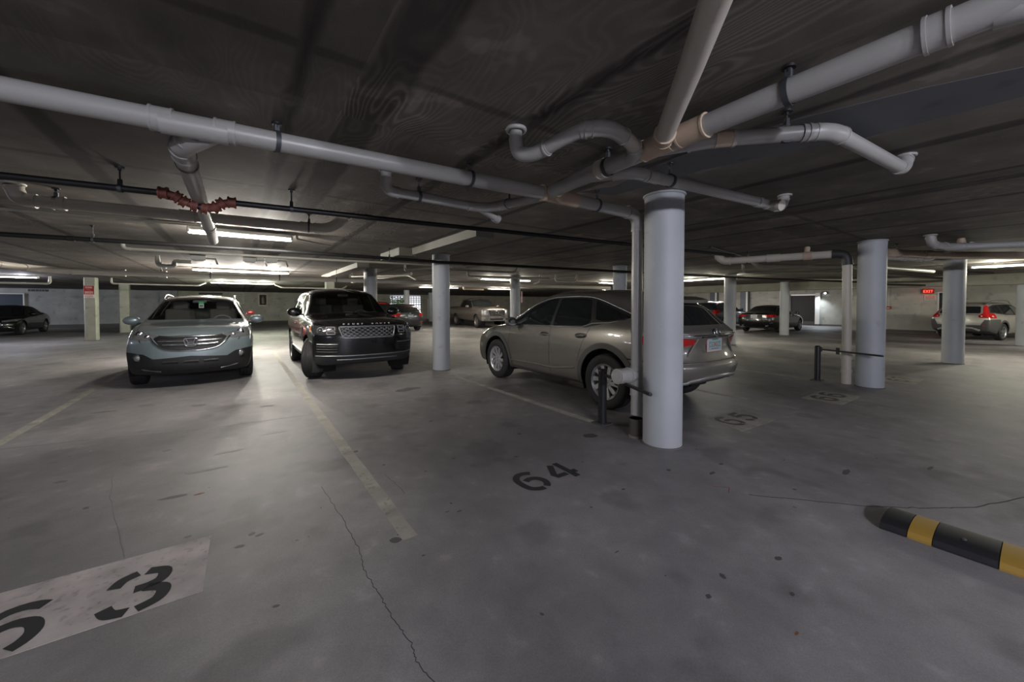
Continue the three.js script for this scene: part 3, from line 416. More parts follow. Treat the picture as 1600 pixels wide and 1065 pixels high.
function spot(x, z, rx, rz, mat, name = 'floor_spot') { const p = [], k = rnd() * 6, n = 18; for (let i = 0; i < n; i++) { const a = i / n * Math.PI * 2, r = 0.72 + 0.28 * Math.sin(a * 2 + k) * rnd() + 0.25 * rnd(); p.push([Math.cos(a) * rx * r + x, Math.sin(a) * rz * r - z]); } part(floor, name, flat(p, 0.0005), mat); }
for (const [x, z, a, b] of [[-0.02, -2.75, 0.03, 0.02], [0.04, -2.86, 0.025, 0.02], [0.08, -2.82, 0.03, 0.015], [-0.28, -3.05, 0.02, 0.012], [2.05, -0.98, 0.02, 0.02], [2.45, -0.87, 0.025, 0.02], [1.85, -0.95, 0.022, 0.014], [0.12, -2.1, 0.015, 0.012], [0.9, -3.9, 0.03, 0.03], [2.1, -2.9, 0.025, 0.02], [-0.9, -3.9, 0.02, 0.02], [1.22, -2.35, 0.02, 0.012], [1.6, -3.2, 0.02, 0.014], [-1.2, -4.6, 0.05, 0.03], [-1.4, -5.2, 0.04, 0.025], [2.5, -3.4, 0.03, 0.03], [3.0, -1.9, 0.03, 0.02], [3.25, -1.65, 0.04, 0.02], [3.5, -1.7, 0.03, 0.02], [2.4, -1.9, 0.02, 0.014], [4.2, -1.0, 0.08, 0.03], [4.9, -0.6, 0.06, 0.02], [0.75, -2.28, 0.05, 0.03], [3.1, -2.9, 0.1, 0.07], [2.2, -0.72, 0.02, 0.012], [-0.6, -5.0, 0.04, 0.03], [1.9, -4.4, 0.035, 0.025], [2.8, -4.9, 0.16, 0.1], [0.3, -6.4, 0.1, 0.06], [-0.5, -7.0, 0.12, 0.07], [2.3, -6.3, 0.25, 0.14], [-1.5, -7.3, 0.15, 0.06]]) spot(x, z, a, b, z < -4.5 ? jointMat : spotMat);
for (let i = 0; i < 46; i++) spot(-1.6 + rnd() * 6.5, -0.9 - rnd() * 4.6, 0.005 + rnd() * 0.012, 0.004 + rnd() * 0.01, rnd() < 0.12 ? paleMat : spotMat, 'floor_speck');
spot(-0.27, -3.7, 0.035, 0.02, leafMat, 'rust_mark'); spot(-0.42, -3.75, 0.1, 0.03, spotMat); spot(-0.1, -4.6, 0.16, 0.025, paleMat, 'scuff_mark'); spot(-0.25, -4.2, 0.2, 0.03, paleMat, 'scuff_mark'); spot(0.28, -5.0, 0.12, 0.02, paleMat, 'scuff_mark'); spot(0.83, -2.42, 0.018, 0.01, leafMat, 'rust_mark'); spot(1.95, -0.62, 0.015, 0.008, leafMat, 'rust_mark');
crack([[3.02, -1.52], [3.1, -1.44], [3.0, -1.4]], 0.006, 0.004, M([0.2, 0.03, 0.04], 0.7), 'red_chalk_mark');
// ---------- speed hump ----------
{
  const g = thing('speed_hump', 'black and yellow rubber speed hump lying at the lower right', 'speed bump', [3.485, 0, -0.62]);
  const W = 0.175, prof = []; for (let i = 0; i <= 16; i++) { const t = -1 + i / 8; prof.push([t * W, 0.012 + 0.048 * Math.sqrt(Math.max(0, 1 - t * t))]); } const poly = [[-W, 0], ...prof, [W, 0]].reverse();
  const rubber = M([0.01, 0.01, 0.012], 0.6), yellow = M([0.29, 0.175, 0.03], 0.6);
  let z = 0, k = 0; const lens = [0.125, 0.105, 0.245, 0.125, 0.245, 0.125, 0.245, 0.125, 0.245];
  for (const L of lens) {
    const s = part(g, 'segment', new THREE.ExtrudeGeometry(shapeOf(poly), { depth: L - 0.004, bevelEnabled: false }).translate(0, 0, z), k % 2 ? yellow : rubber, k % 2 ? 'yellow segment' : 'black segment');
    if (k % 2 === 0 && k) part(s, 'bolt', new THREE.SphereGeometry(0.013, 10, 6).scale(1, 0.5, 1).translate(-0.06, 0.058, z + L * 0.45), steel);
    z += L; k++;
  }
}
// ---------- posts with a swing arm ----------
function post(x, z, dx, dz, lab) {
  const g = thing('parking_post', lab, 'post', [x, 0, z]), a = Math.atan2(dx, dz), L = Math.hypot(dx, dz);
  part(g, 'post', merge([cyl(0.05, 0.64, 24).translate(0, 0.32, 0), new THREE.SphereGeometry(0.05, 24, 8, 0, Math.PI * 2, 0, Math.PI / 2).scale(1, 0.5, 1).translate(0, 0.64, 0)]), blackPaint);
  part(g, 'base_plate', merge([rbox(0.18, 0.014, 0.18, 0.004, 0, 0.007, 0)]), M([0.06, 0.055, 0.05], 0.7));
  for (const s of [-1, 1]) for (const t of [-1, 1]) part(g, 'bolt', cyl(0.009, 0.014, 6).translate(s * 0.072, 0.018, t * 0.072), steel);
  const arm = part(g, 'swing_arm', rbox(0.03, 0.03, L, 0.006, 0, 0, L / 2), blackPaint); arm.position.set(0, 0.6, 0); arm.rotation.y = a;
  part(arm, 'end_eye', new THREE.TorusGeometry(0.012, 0.006, 6, 14).translate(0, 0, L), steel); part(arm, 'hinge', cyl(0.02, 0.08, 12).translate(0, 0, 0.06), blackPaint);
  const l = part(g, 'lock_plate', rbox(0.06, 0.12, 0.015, 0.004, 0, 0, 0), blackPaint); l.position.set(dx * 0.34, 0.6, dz * 0.34); l.rotation.y = a + Math.PI / 2;
}
post(3.53, -3.11, -0.46, 0.98, 'black post with a thin swing arm beside the big round column');
post(8.9, -2.57, -0.42, 0.98, 'black post with a thin swing arm beside the right-hand column');
// ---------- signs ----------
function canvasTex(w, h, draw) { const c = document.createElement('canvas'); c.width = w; c.height = h; draw(c.getContext('2d'), w, h); const t = new THREE.CanvasTexture(c); t.colorSpace = THREE.SRGBColorSpace; return t; }
function lines(x, y, w, n, h, gap, seedy) { return ctx => { for (let i = 0; i < n; i++) { let p = x; while (p < x + w) { const l = 6 + ((i * 37 + seedy * 13 + p * 7) % 17); ctx.fillRect(p, y + i * gap, Math.min(l, x + w - p), h); p += l + 4; } } }; }
const redSign = canvasTex(128, 144, (c, w, h) => { c.fillStyle = '#8e1d1d'; c.fillRect(0, 0, w, h); c.fillStyle = '#cfc4bd'; c.fillRect(0, 104, w, 40); c.fillStyle = '#d8bdb4'; lines(22, 12, 84, 2, 7, 12, 1)(c); lines(14, 68, 100, 3, 6, 10, 2)(c); c.lineWidth = 5; c.strokeStyle = '#b5605a'; c.beginPath(); c.moveTo(34, 40); c.lineTo(90, 58); c.stroke(); c.fillStyle = '#9c3a33'; lines(14, 112, 100, 3, 5, 10, 3)(c); });
function sign(name, lab, cat, w, h, tex, pos, turn, frame) { const g = thing(name, lab, cat, pos, turn); part(g, 'backing', rbox(w, h, 0.012, 0.003), frame || white); part(g, 'face', new THREE.PlaneGeometry(w * 0.97, h * 0.97).translate(0, 0, 0.0075), new THREE.MeshStandardMaterial({ map: tex, roughness: 0.6 })); for (const s of [-1, 1]) part(g, 'bolt', new THREE.SphereGeometry(0.01, 8, 6).translate(0, s * h * 0.45, 0.008), steel); return g; }
sign('warning_sign', 'red sign with a pale lower strip on the square column at the left', 'sign', 0.3, 0.5, redSign, [-4.92, 1.97, -22.312], 0);
const tow = canvasTex(96, 128, (c, w, h) => { c.fillStyle = '#c8b6b4'; c.fillRect(0, 0, w, h); c.fillStyle = '#b02a2a'; c.fillRect(6, 6, w - 12, 52); c.fillRect(6, 66, w - 12, 34); c.fillStyle = '#e0c8c4'; lines(14, 16, 68, 3, 6, 13, 4)(c); lines(14, 72, 68, 2, 6, 12, 5)(c); c.fillStyle = '#a83a36'; lines(12, 106, 72, 1, 8, 10, 6)(c); });
sign('warning_sign', 'red and white sign on the round column right of the pickup', 'sign', 0.3, 0.42, tow, [8.68, 1.74, -11.62], 0.78);
{ // lit exit sign
  const g = thing('exit_sign', 'lit red exit sign on the off-white wall beside the black door', 'exit sign', [28.93, 2.15, -3.78], -Math.PI / 2), t = canvasTex(128, 64, (c, w, h) => { c.fillStyle = '#5a0804'; c.fillRect(0, 0, w, h); c.fillStyle = '#ff5a48'; c.font = 'bold 54px sans-serif'; c.textAlign = 'center'; c.textBaseline = 'middle'; c.fillText('EXIT', w / 2, h / 2 + 2); });
  part(g, 'housing', rbox(0.42, 0.24, 0.06, 0.01, 0, 0, -0.03), M([0.3, 0.02, 0.02], 0.5)); part(g, 'lit_face', new THREE.PlaneGeometry(0.4, 0.22).translate(0, 0, 0.003), new THREE.MeshStandardMaterial({ color: 0x220000, emissive: 0xffffff, emissiveMap: t, emissiveIntensity: 0.9 }));
  const L = new THREE.PointLight(0xff2a18, 0.1); L.position.set(28.85, 2.15, -3.78); scene.add(L);
}
sign('notice_sign', 'small white notice under the exit sign', 'sign', 0.42, 0.26, canvasTex(96, 64, (c, w, h) => { c.fillStyle = '#b9b2a8'; c.fillRect(0, 0, w, h); c.fillStyle = '#9c5a54'; lines(10, 12, 76, 3, 7, 16, 7)(c); }), [28.97, 1.82, -3.7], -Math.PI / 2);
sign('notice_board', 'pale poster on the greenish back wall behind the grey-blue car roof', 'poster', 0.8, 0.95, canvasTex(64, 80, (c, w, h) => { c.fillStyle = '#b8b7a8'; c.fillRect(0, 0, w, h); c.fillStyle = '#8f8f84'; lines(8, 10, 48, 5, 5, 13, 8)(c); }), [-0.12, 2.0, -39.05], 0);
{ const g = thing('wall_cabinet', 'pale framed black niche, a fire hose cabinet, on the greenish wall between the cars', 'cabinet', [1.6, 1.9, -39.1]); part(g, 'frame', merge([box(0.1, 0.95, 0.1, -0.3, 0, 0.05), box(0.1, 0.95, 0.1, 0.3, 0, 0.05), box(0.7, 0.1, 0.1, 0, 0.48, 0.05), box(0.7, 0.1, 0.1, 0, -0.48, 0.05)]), M([0.6, 0.56, 0.46], 0.6)); part(g, 'niche', box(0.5, 0.86, 0.02, 0, 0, 0.02), doorDark); part(g, 'extinguisher', merge([cyl(0.11, 0.44, 16).translate(0, -0.1, 0.12), new THREE.SphereGeometry(0.11, 16, 8, 0, 6.3, 0, 1.57).translate(0, 0.12, 0.12), cyl(0.03, 0.1, 8).translate(0, 0.26, 0.12)]), M([0.25, 0.2, 0.16], 0.5)); }
{ const g = thing('wall_vent', 'dark slotted vent high on the greenish wall above the grey-blue car', 'vent', [-1.9, 2.36, -39.08]); part(g, 'frame', box(1.5, 0.16, 0.05), M([0.05, 0.055, 0.05], 0.7)); for (let i = 0; i < 3; i++) part(g, 'slat', box(1.42, 0.012, 0.03, 0, -0.045 + i * 0.045, 0.03), M([0.12, 0.12, 0.11], 0.6)); }
{ const t = canvasTex(128, 32, (c, w, h) => { c.fillStyle = '#77797d'; c.fillRect(0, 0, w, h); c.fillStyle = '#2c2e32'; lines(6, 8, 116, 1, 16, 10, 9)(c); }); sign('door_label', 'small grey lettered strip above the dark blue door', 'sign', 1.0, 0.2, t, [-10.9, 2.42, -38.98], 0); }
{ const g = thing('alarm_box', 'small red alarm box on the off-white wall right of the column', 'alarm', [29, 1.3, -5.25], -Math.PI / 2); part(g, 'box', rbox(0.24, 0.16, 0.1, 0.02, 0, 0, 0.05), M([0.28, 0.05, 0.04], 0.5)); part(g, 'conduit', box(0.03, 1.05, 0.03, 0, 0.6, 0.015), conduit); part(g, 'handle', rbox(0.1, 0.03, 0.02, 0.005, 0, -0.02, 0.105), white); }
{ // flood light by the far door
  const g = thing('flood_light', 'small white flood light over the frame of the black door at the right', 'light', [33.0, 2.3, -9.2], -Math.PI / 2); part(g, 'housing', rbox(0.3, 0.16, 0.12, 0.02, 0, 0, 0.06), M([0.1, 0.1, 0.1], 0.5)); part(g, 'lens', new THREE.SphereGeometry(0.07, 16, 8).scale(1, 0.7, 0.5).translate(0.06, -0.04, 0.13), tubeGlow([0.85, 0.92, 1], 6));
  const L = new THREE.SpotLight(new THREE.Color(0.8, 0.9, 1), 9, 12, 1.2, 0.8); L.position.set(32.6, 2.22, -9.26); L.target.position.set(31.8, 0, -9.6); scene.add(L, L.target);
}
for (const [z, l] of [[-9.55, 'right of'], [-11.45, 'left of']]) { const g = thing('door_jamb', `broad white jamb ${l} the black door at the far right`, 'jamb', [32.9, 0, z]); g.userData.kind = 'structure'; part(g, 'jamb_post', rbox(0.2, 2.3, 0.26, 0.01, 0, 1.15, 0), white); part(g, 'jamb_foot', box(0.22, 0.12, 0.28, 0, 0.06, 0), curb); }
for (const [z, w, l] of [[-14.2, 0.5, 'blue-grey pier nearer the black sedan'], [-16.6, 0.5, 'blue-grey pier nearer the taupe car']]) { const g = thing('wall_pier', l, 'pier', [32.7, 0, z]); g.userData.kind = 'structure'; part(g, 'pier_post', rbox(0.5, 2.5, w, 0.02, 0, 1.25, 0), M([0.12, 0.14, 0.17], 0.6)); part(g, 'pier_edge', box(0.06, 2.5, 0.12, -0.26, 1.25, w / 2), white); }
// ---------- gate, daylight and plants ----------
{
  const g = thing('metal_gate', 'dark bar gate with bright daylight behind it, far back', 'gate', [14.15, 0, -39.2]); const gm = M([0.05, 0.05, 0.05], 0.5);
  for (let i = 0; i <= 12; i++) part(g, 'bar', box(0.045, 2.4, 0.04, -1.7 + i * 3.4 / 12, 1.2, 0), gm);
  for (const y of [0.1, 1.0, 1.5, 1.8, 2.0, 2.2, 2.38]) part(g, 'rail', box(3.46, 0.075, 0.05, 0, y, 0), gm);
}
struct('pavement_outside', box(40, 0.2, 14, 14, -0.11, -46.6), M([0.45, 0.44, 0.42], 0.9));
const leafG = (() => { const s = new THREE.Shape(); s.moveTo(0, 0); s.quadraticCurveTo(0.05, 0.08, 0, 0.2); s.quadraticCurveTo(-0.05, 0.08, 0, 0); return new THREE.ShapeGeometry(s, 4); })();
for (const [x, z, h, lab] of [[12.9, -41.5, 2.6, 'leafy green shrub outside the gate at the left'], [14.4, -42.3, 2.0, 'yellow-green shrub outside the middle of the gate'], [15.6, -44.5, 2.4, 'thin shrub outside the gate at the right']]) {
  const g = thing('garden_shrub', lab, 'shrub', [x, 0, z]), ls = []; const stems = [];
  for (let i = 0; i < 6; i++) { const a = rnd() * 6.3; stems.push(sweep([V(0, 0, 0), V(Math.cos(a) * 0.2, h * 0.5, Math.sin(a) * 0.2), V(Math.cos(a) * 0.5, h * 0.95, Math.sin(a) * 0.5)], [0.03, 0.02, 0.008], 6)); }
  for (let i = 0; i < 900; i++) { const m = new THREE.Matrix4().compose(V((rnd() - 0.5) * 1.3, (0.15 + rnd() * 0.85) * h, (rnd() - 0.5) * 1.2), new THREE.Quaternion().setFromEuler(new THREE.Euler(rnd() * 6, rnd() * 6, rnd() * 6)), V(1.2, 1.2, 1.2)); ls.push(leafG.clone().applyMatrix4(m)); }
  part(g, 'stem', merge(stems), M([0.12, 0.08, 0.05], 0.9)); const f = part(g, 'foliage', merge(ls), M([0.12, 0.2, 0.05], 0.8, { side: THREE.DoubleSide })); f.userData.kind = 'stuff';
}
// ---------- cars: a lofted shell that is cut into panels along outlines seen from the side, front, back or top ----------
function mono(keys) {  // monotone cubic through [z, v]
  const k = keys.slice().sort((a, b) => a[0] - b[0]), n = k.length, d = [], m = [];
  if (n === 1) return () => k[0][1];
  for (let i = 0; i < n - 1; i++) d.push((k[i + 1][1] - k[i][1]) / (k[i + 1][0] - k[i][0]));
  for (let i = 0; i < n; i++) m.push(i === 0 ? d[0] : i === n - 1 ? d[n - 2] : d[i - 1] * d[i] <= 0 ? 0 : 2 * d[i - 1] * d[i] / (d[i - 1] + d[i]));
  return z => {
    if (z <= k[0][0]) return k[0][1]; if (z >= k[n - 1][0]) return k[n - 1][1];
    let i = 0; while (z > k[i + 1][0]) i++;
    const h = k[i + 1][0] - k[i][0], t = (z - k[i][0]) / h, a = t * t, b = a * t;
    return k[i][1] * (2 * b - 3 * a + 1) + m[i] * h * (b - 2 * a + t) + k[i + 1][1] * (3 * a - 2 * b) + m[i + 1] * h * (b - a);
  };
}
function loft(S) {
  const F = {}; for (const k of ['yb', 'wm', 'ym', 'ys', 'ws', 'yr', 'wr', 'yt']) F[k] = mono(S[k]);
  const W = Math.max(...S.wm.map(p => p[1])), zF = S.L / 2, zR = -S.L / 2, np = mono(S.nose || [[0, 0]]), tp = mono(S.tail || [[0, 0]]), r = S.round ?? 0.07;
  const bez = (a, b, c, n, out) => { for (let i = 1; i <= n; i++) { const t = i / n; out.push([(1 - t) ** 2 * a[0] + 2 * t * (1 - t) * b[0] + t * t * c[0], (1 - t) ** 2 * a[1] + 2 * t * (1 - t) * b[1] + t * t * c[1]]); } };
  const section = (z, inset) => {
    const yb = F.yb(z), wm = F.wm(z), ym = F.ym(z), ys = F.ys(z), ws = F.ws(z), yr = Math.max(F.yr(z), ys + 0.015), wr = F.wr(z), yt = Math.max(F.yt(z), yr + 0.01);
    let p = [[0, yb]]; for (let i = 1; i <= 5; i++) p.push([wm * 0.88 * i / 5, yb]);
    bez([wm * 0.88, yb], [wm * 0.985, yb + 0.02], [wm, ym], 8, p); bez([wm, ym], [wm + (S.bulge ?? 0.004), (ym + ys) / 2 + 0.08], [ws, ys], 9, p);
    const ml = [(ws + wr) / 2 + (S.tumble ?? 0.02) * clamp((yr - ys) * 3), (ys + yr) / 2]; bez([ws, ys], ml, [wr, yr], 10, p); bez([wr, yr], [wr * 0.6, yt], [0, yt], 10, p);
    for (let k = 0; k < (S.soft ?? 2); k++) { const q = p.map(a => a.slice()); for (let i = 5; i < p.length - 1; i++) { q[i][0] = p[i][0] * 0.5 + (p[i - 1][0] + p[i + 1][0]) * 0.25; q[i][1] = p[i][1] * 0.5 + (p[i - 1][1] + p[i + 1][1]) * 0.25; } p = q; }
    const yc = (yb + yt) / 2, hh = (yt - yb) / 2; return p.map(([x, y]) => [Math.max(0, x * (1 - inset / wm)), yc + (y - yc) * (1 - inset / hh)]);
  };
  const st = [], N = S.stations || 76; for (let i = 0; i <= N; i++) st.push([zR + r + (S.L - 2 * r) * i / N, 0]);
  for (let k = 1; k <= 5; k++) { const a = k / 5 * Math.PI / 2; st.push([zF - r + r * Math.sin(a), r * (1 - Math.cos(a))]); st.unshift([zR + r - r * Math.sin(a), r * (1 - Math.cos(a))]); }
  const fR = S.fRamp ?? 0.9, rR = S.rRamp ?? 0.9;
  const warp = (x, y, z) => {
    let dz = 0; const tf = clamp((z - zF + fR) / fR), tr = clamp((zR + rR - z) / rR);
    dz += tf * tf * (-(S.kF ?? 0.22) * Math.abs(x / W) ** (S.pF ?? 3) + np(y)); dz += tr * tr * ((S.kR ?? 0.14) * Math.abs(x / W) ** (S.pR ?? 3) - tp(y)); return z + dz;
  };
  const pos = [], idx = []; let n = 0;
  const rings = st.map(([z, ins]) => { const h = section(z, ins), ring = [...h, ...h.slice(1, -1).reverse().map(([x, y]) => [-x, y])]; n = ring.length; for (const [x, y] of ring) pos.push(x, y, warp(x, y, z)); return h; });
  for (let i = 0; i < st.length - 1; i++) for (let k = 0; k < n; k++) { const a = i * n + k, b = i * n + (k + 1) % n; idx.push(a, b, a + n, b, b + n, a + n); }
  for (const [i, s] of [[0, -1], [st.length - 1, 1]]) {   // end faces as warped grids
    const h = rings[i], z = st[i][0], K = 14, base = pos.length / 3;
    for (const [x, y] of h) for (let k = -K; k <= K; k++) { const xx = x * k / K; pos.push(xx, y, warp(xx, y, z)); }
    const w = 2 * K + 1; for (let j = 0; j < h.length - 1; j++) for (let k = 0; k < w - 1; k++) { const a = base + j * w + k, b = a + 1, c = a + w, d = c + 1; s > 0 ? idx.push(a, b, d, a, d, c) : idx.push(a, d, b, a, c, d); }
  }
  let g = new THREE.BufferGeometry(); g.setAttribute('position', new THREE.Float32BufferAttribute(pos, 3)); g.setIndex(idx);
  g = mergeVertices(g, 2e-4); g.computeVertexNormals();
  const P3 = g.attributes.position, N3 = g.attributes.normal, I = g.index, out = []; let vol = 0;
  for (let i = 0; i < I.count; i += 3) {
    const t = [0, 1, 2].map(k => { const q = I.getX(i + k); return [P3.getX(q), P3.getY(q), P3.getZ(q), N3.getX(q), N3.getY(q), N3.getZ(q)]; });
    const [a, b, c] = t, ux = b[0] - a[0], uy = b[1] - a[1], uz = b[2] - a[2], vx = c[0] - a[0], vy = c[1] - a[1], vz = c[2] - a[2], cx = uy * vz - uz * vy, cy = uz * vx - ux * vz, cz = ux * vy - uy * vx;
    if (cx * cx + cy * cy + cz * cz < 1e-14) continue; vol += a[0] * cx + a[1] * cy + a[2] * cz; out.push(t);
  }
  if (vol < 0) for (const t of out) { t.reverse(); for (const v of t) { v[3] *= -1; v[4] *= -1; v[5] *= -1; } }
  return out;
}
const PROJ = { side: v => [v[2], v[1]], front: v => [v[0], v[1]], back: v => [v[0], v[1]], top: v => [v[0], v[2]] };
const FILT = { side: n => Math.abs(n[0]) > 0.3, front: n => n[2] > 0.14, back: n => n[2] < -0.14, top: n => n[1] > 0.3 };
function pieces(contour, holes = []) {
  const c = contour.map(p => new THREE.Vector2(...p)), h = holes.map(q => q.map(p => new THREE.Vector2(...p)));
  if (THREE.ShapeUtils.isClockWise(c)) c.reverse(); for (const q of h) if (!THREE.ShapeUtils.isClockWise(q)) q.reverse();
  const all = [...c, ...h.flat()];
  return THREE.ShapeUtils.triangulateShape(c, h).map(t => t.map(i => [all[i].x, all[i].y])).map(t => { const a = (t[1][0] - t[0][0]) * (t[2][1] - t[0][1]) - (t[1][1] - t[0][1]) * (t[2][0] - t[0][0]); return Math.abs(a) < 1e-12 ? null : a < 0 ? t.reverse() : t; }).filter(Boolean);
}
function clipTo(tri, pj, T, out) {
  let poly = tri;
  for (let e = 0; e < 3 && poly.length; e++) {
    const a = T[e], b = T[(e + 1) % 3], dx = b[0] - a[0], dy = b[1] - a[1], nx = [];
    const s = poly.map(v => { const q = pj(v); return dx * (q[1] - a[1]) - dy * (q[0] - a[0]); });
    for (let i = 0; i < poly.length; i++) { const j = (i + 1) % poly.length; if (s[i] >= 0) nx.push(poly[i]); if ((s[i] >= 0) !== (s[j] >= 0)) { const t = s[i] / (s[i] - s[j]); nx.push(poly[i].map((x, k) => x + (poly[j][k] - x) * t)); } }
    poly = nx;
  }
  for (let i = 1; i < poly.length - 1; i++) out.push([poly[0], poly[i], poly[i + 1]]);
}
function cut(tris, proj, poly, filter) {
  const pj = PROJ[proj], fl = filter || FILT[proj]; let x0 = 1e9, x1 = -1e9, y0 = 1e9, y1 = -1e9; for (const [x, y] of poly) { x0 = Math.min(x0, x); x1 = Math.max(x1, x); y0 = Math.min(y0, y); y1 = Math.max(y1, y); }
  const inn = pieces(poly), ext = pieces([[-40, -40], [40, -40], [40, 40], [-40, 40]], [poly.slice()]), A = [], B = [];
  for (const t of tris) {
    const n = [3, 4, 5].map(k => (t[0][k] + t[1][k] + t[2][k]) / 3), c = [0, 1, 2].map(k => (t[0][k] + t[1][k] + t[2][k]) / 3), q = t.map(pj);
    if (!fl(n, c) || Math.max(...q.map(p => p[0])) < x0 || Math.min(...q.map(p => p[0])) > x1 || Math.max(...q.map(p => p[1])) < y0 || Math.min(...q.map(p => p[1])) > y1) { B.push(t); continue; }
    const a = []; for (const T of inn) clipTo(t, pj, T, a);
    if (!a.length) { B.push(t); continue; }
    A.push(...a); for (const T of ext) clipTo(t, pj, T, B);
  }
  return [A, B];
}
function soupGeo(tris, off = 0) {
  const p = new Float32Array(tris.length * 9), n = new Float32Array(tris.length * 9), uv = new Float32Array(tris.length * 6); let i = 0, j = 0;
  for (const t of tris) for (const v of t) { const l = Math.hypot(v[3], v[4], v[5]) || 1; p[i] = v[0] + v[3] / l * off; p[i + 1] = v[1] + v[4] / l * off; p[i + 2] = v[2] + v[5] / l * off; n[i] = v[3] / l; n[i + 1] = v[4] / l; n[i + 2] = v[5] / l; i += 3; uv[j++] = v[2]; uv[j++] = v[1]; }
  const g = new THREE.BufferGeometry(); g.setAttribute('position', new THREE.BufferAttribute(p, 3)); g.setAttribute('normal', new THREE.BufferAttribute(n, 3)); g.setAttribute('uv', new THREE.BufferAttribute(uv, 2)); return g;
}
const mirrorX = poly => poly.map(([x, y]) => [-x, y]);
function grow(poly, d) {  // offset a closed outline outwards
  let area = 0; poly.forEach((p, i) => { const q = poly[(i + 1) % poly.length]; area += p[0] * q[1] - q[0] * p[1]; }); const s = area > 0 ? 1 : -1, n = poly.length;
  return poly.map((p, i) => { const a = poly[(i + n - 1) % n], b = poly[(i + 1) % n]; let e1 = [p[0] - a[0], p[1] - a[1]], e2 = [b[0] - p[0], b[1] - p[1]]; const l1 = Math.hypot(...e1) || 1, l2 = Math.hypot(...e2) || 1; const n1 = [e1[1] / l1 * s, -e1[0] / l1 * s], n2 = [e2[1] / l2 * s, -e2[0] / l2 * s], k = Math.max(0.5, 1 + n1[0] * n2[0] + n1[1] * n2[1]); return [p[0] + (n1[0] + n2[0]) / k * d, p[1] + (n1[1] + n2[1]) / k * d]; });
}
const arc = (cx, cy, r, a0, a1, n = 24) => { const o = []; for (let i = 0; i <= n; i++) { const a = a0 + (a1 - a0) * i / n; o.push([cx + r * Math.cos(a), cy + r * Math.sin(a)]); } return o; };
const roundPoly = (raw, r = 0.03, n = 4) => { const pts = raw.filter((p, i) => { const q = raw[(i + 1) % raw.length]; return Math.hypot(p[0] - q[0], p[1] - q[1]) > 1e-5; }), o = [], N = pts.length; for (let i = 0; i < N; i++) { const a = pts[(i + N - 1) % N], b = pts[i], c = pts[(i + 1) % N]; const u = [a[0] - b[0], a[1] - b[1]], v = [c[0] - b[0], c[1] - b[1]], lu = Math.hypot(...u), lv = Math.hypot(...v), q = Math.min(r, lu * 0.45, lv * 0.45); const p0 = [b[0] + u[0] / lu * q, b[1] + u[1] / lu * q], p1 = [b[0] + v[0] / lv * q, b[1] + v[1] / lv * q]; for (let k = 0; k <= n; k++) { const t = k / n; o.push([(1 - t) ** 2 * p0[0] + 2 * t * (1 - t) * b[0] + t * t * p1[0], (1 - t) ** 2 * p0[1] + 2 * t * (1 - t) * b[1] + t * t * p1[1]]); } } return o; };

const carBlack = M([0.012, 0.012, 0.013], 0.55), trimBlack = M([0.018, 0.018, 0.019], 0.45), rubberMat = M([0.016, 0.016, 0.017], 0.75), chrome = P([0.62, 0.63, 0.65], 0.16, { metalness: 1 }), satin = P([0.36, 0.37, 0.38], 0.42, { metalness: 0.9 }), darkAlloy = P([0.05, 0.05, 0.055], 0.35, { metalness: 0.8 });
const glassTint = P([0.012, 0.015, 0.016], 0.04, { clearcoat: 1, clearcoatRoughness: 0.03 }), lampGlass = P([0.3, 0.31, 0.32], 0.12, { metalness: 0.55, clearcoat: 1 }), lampDark = P([0.03, 0.03, 0.032], 0.1, { clearcoat: 1 }), amber = P([0.5, 0.17, 0.03], 0.2, { clearcoat: 1 }), redLamp = P([0.4, 0.012, 0.012], 0.12, { clearcoat: 1 }), seatMat = M([0.2, 0.19, 0.175], 0.8), seatDark = M([0.03, 0.03, 0.03], 0.8);
const clearGlass = (t) => P([t, t * 1.03, t * 1.01], 0.02, { transmission: 1, thickness: 0, ior: 1.45 });
const paint = (rgb, metal = 0.5, rough = 0.35) => P(rgb, rough, { metalness: metal, clearcoat: 1, clearcoatRoughness: 0.06 });

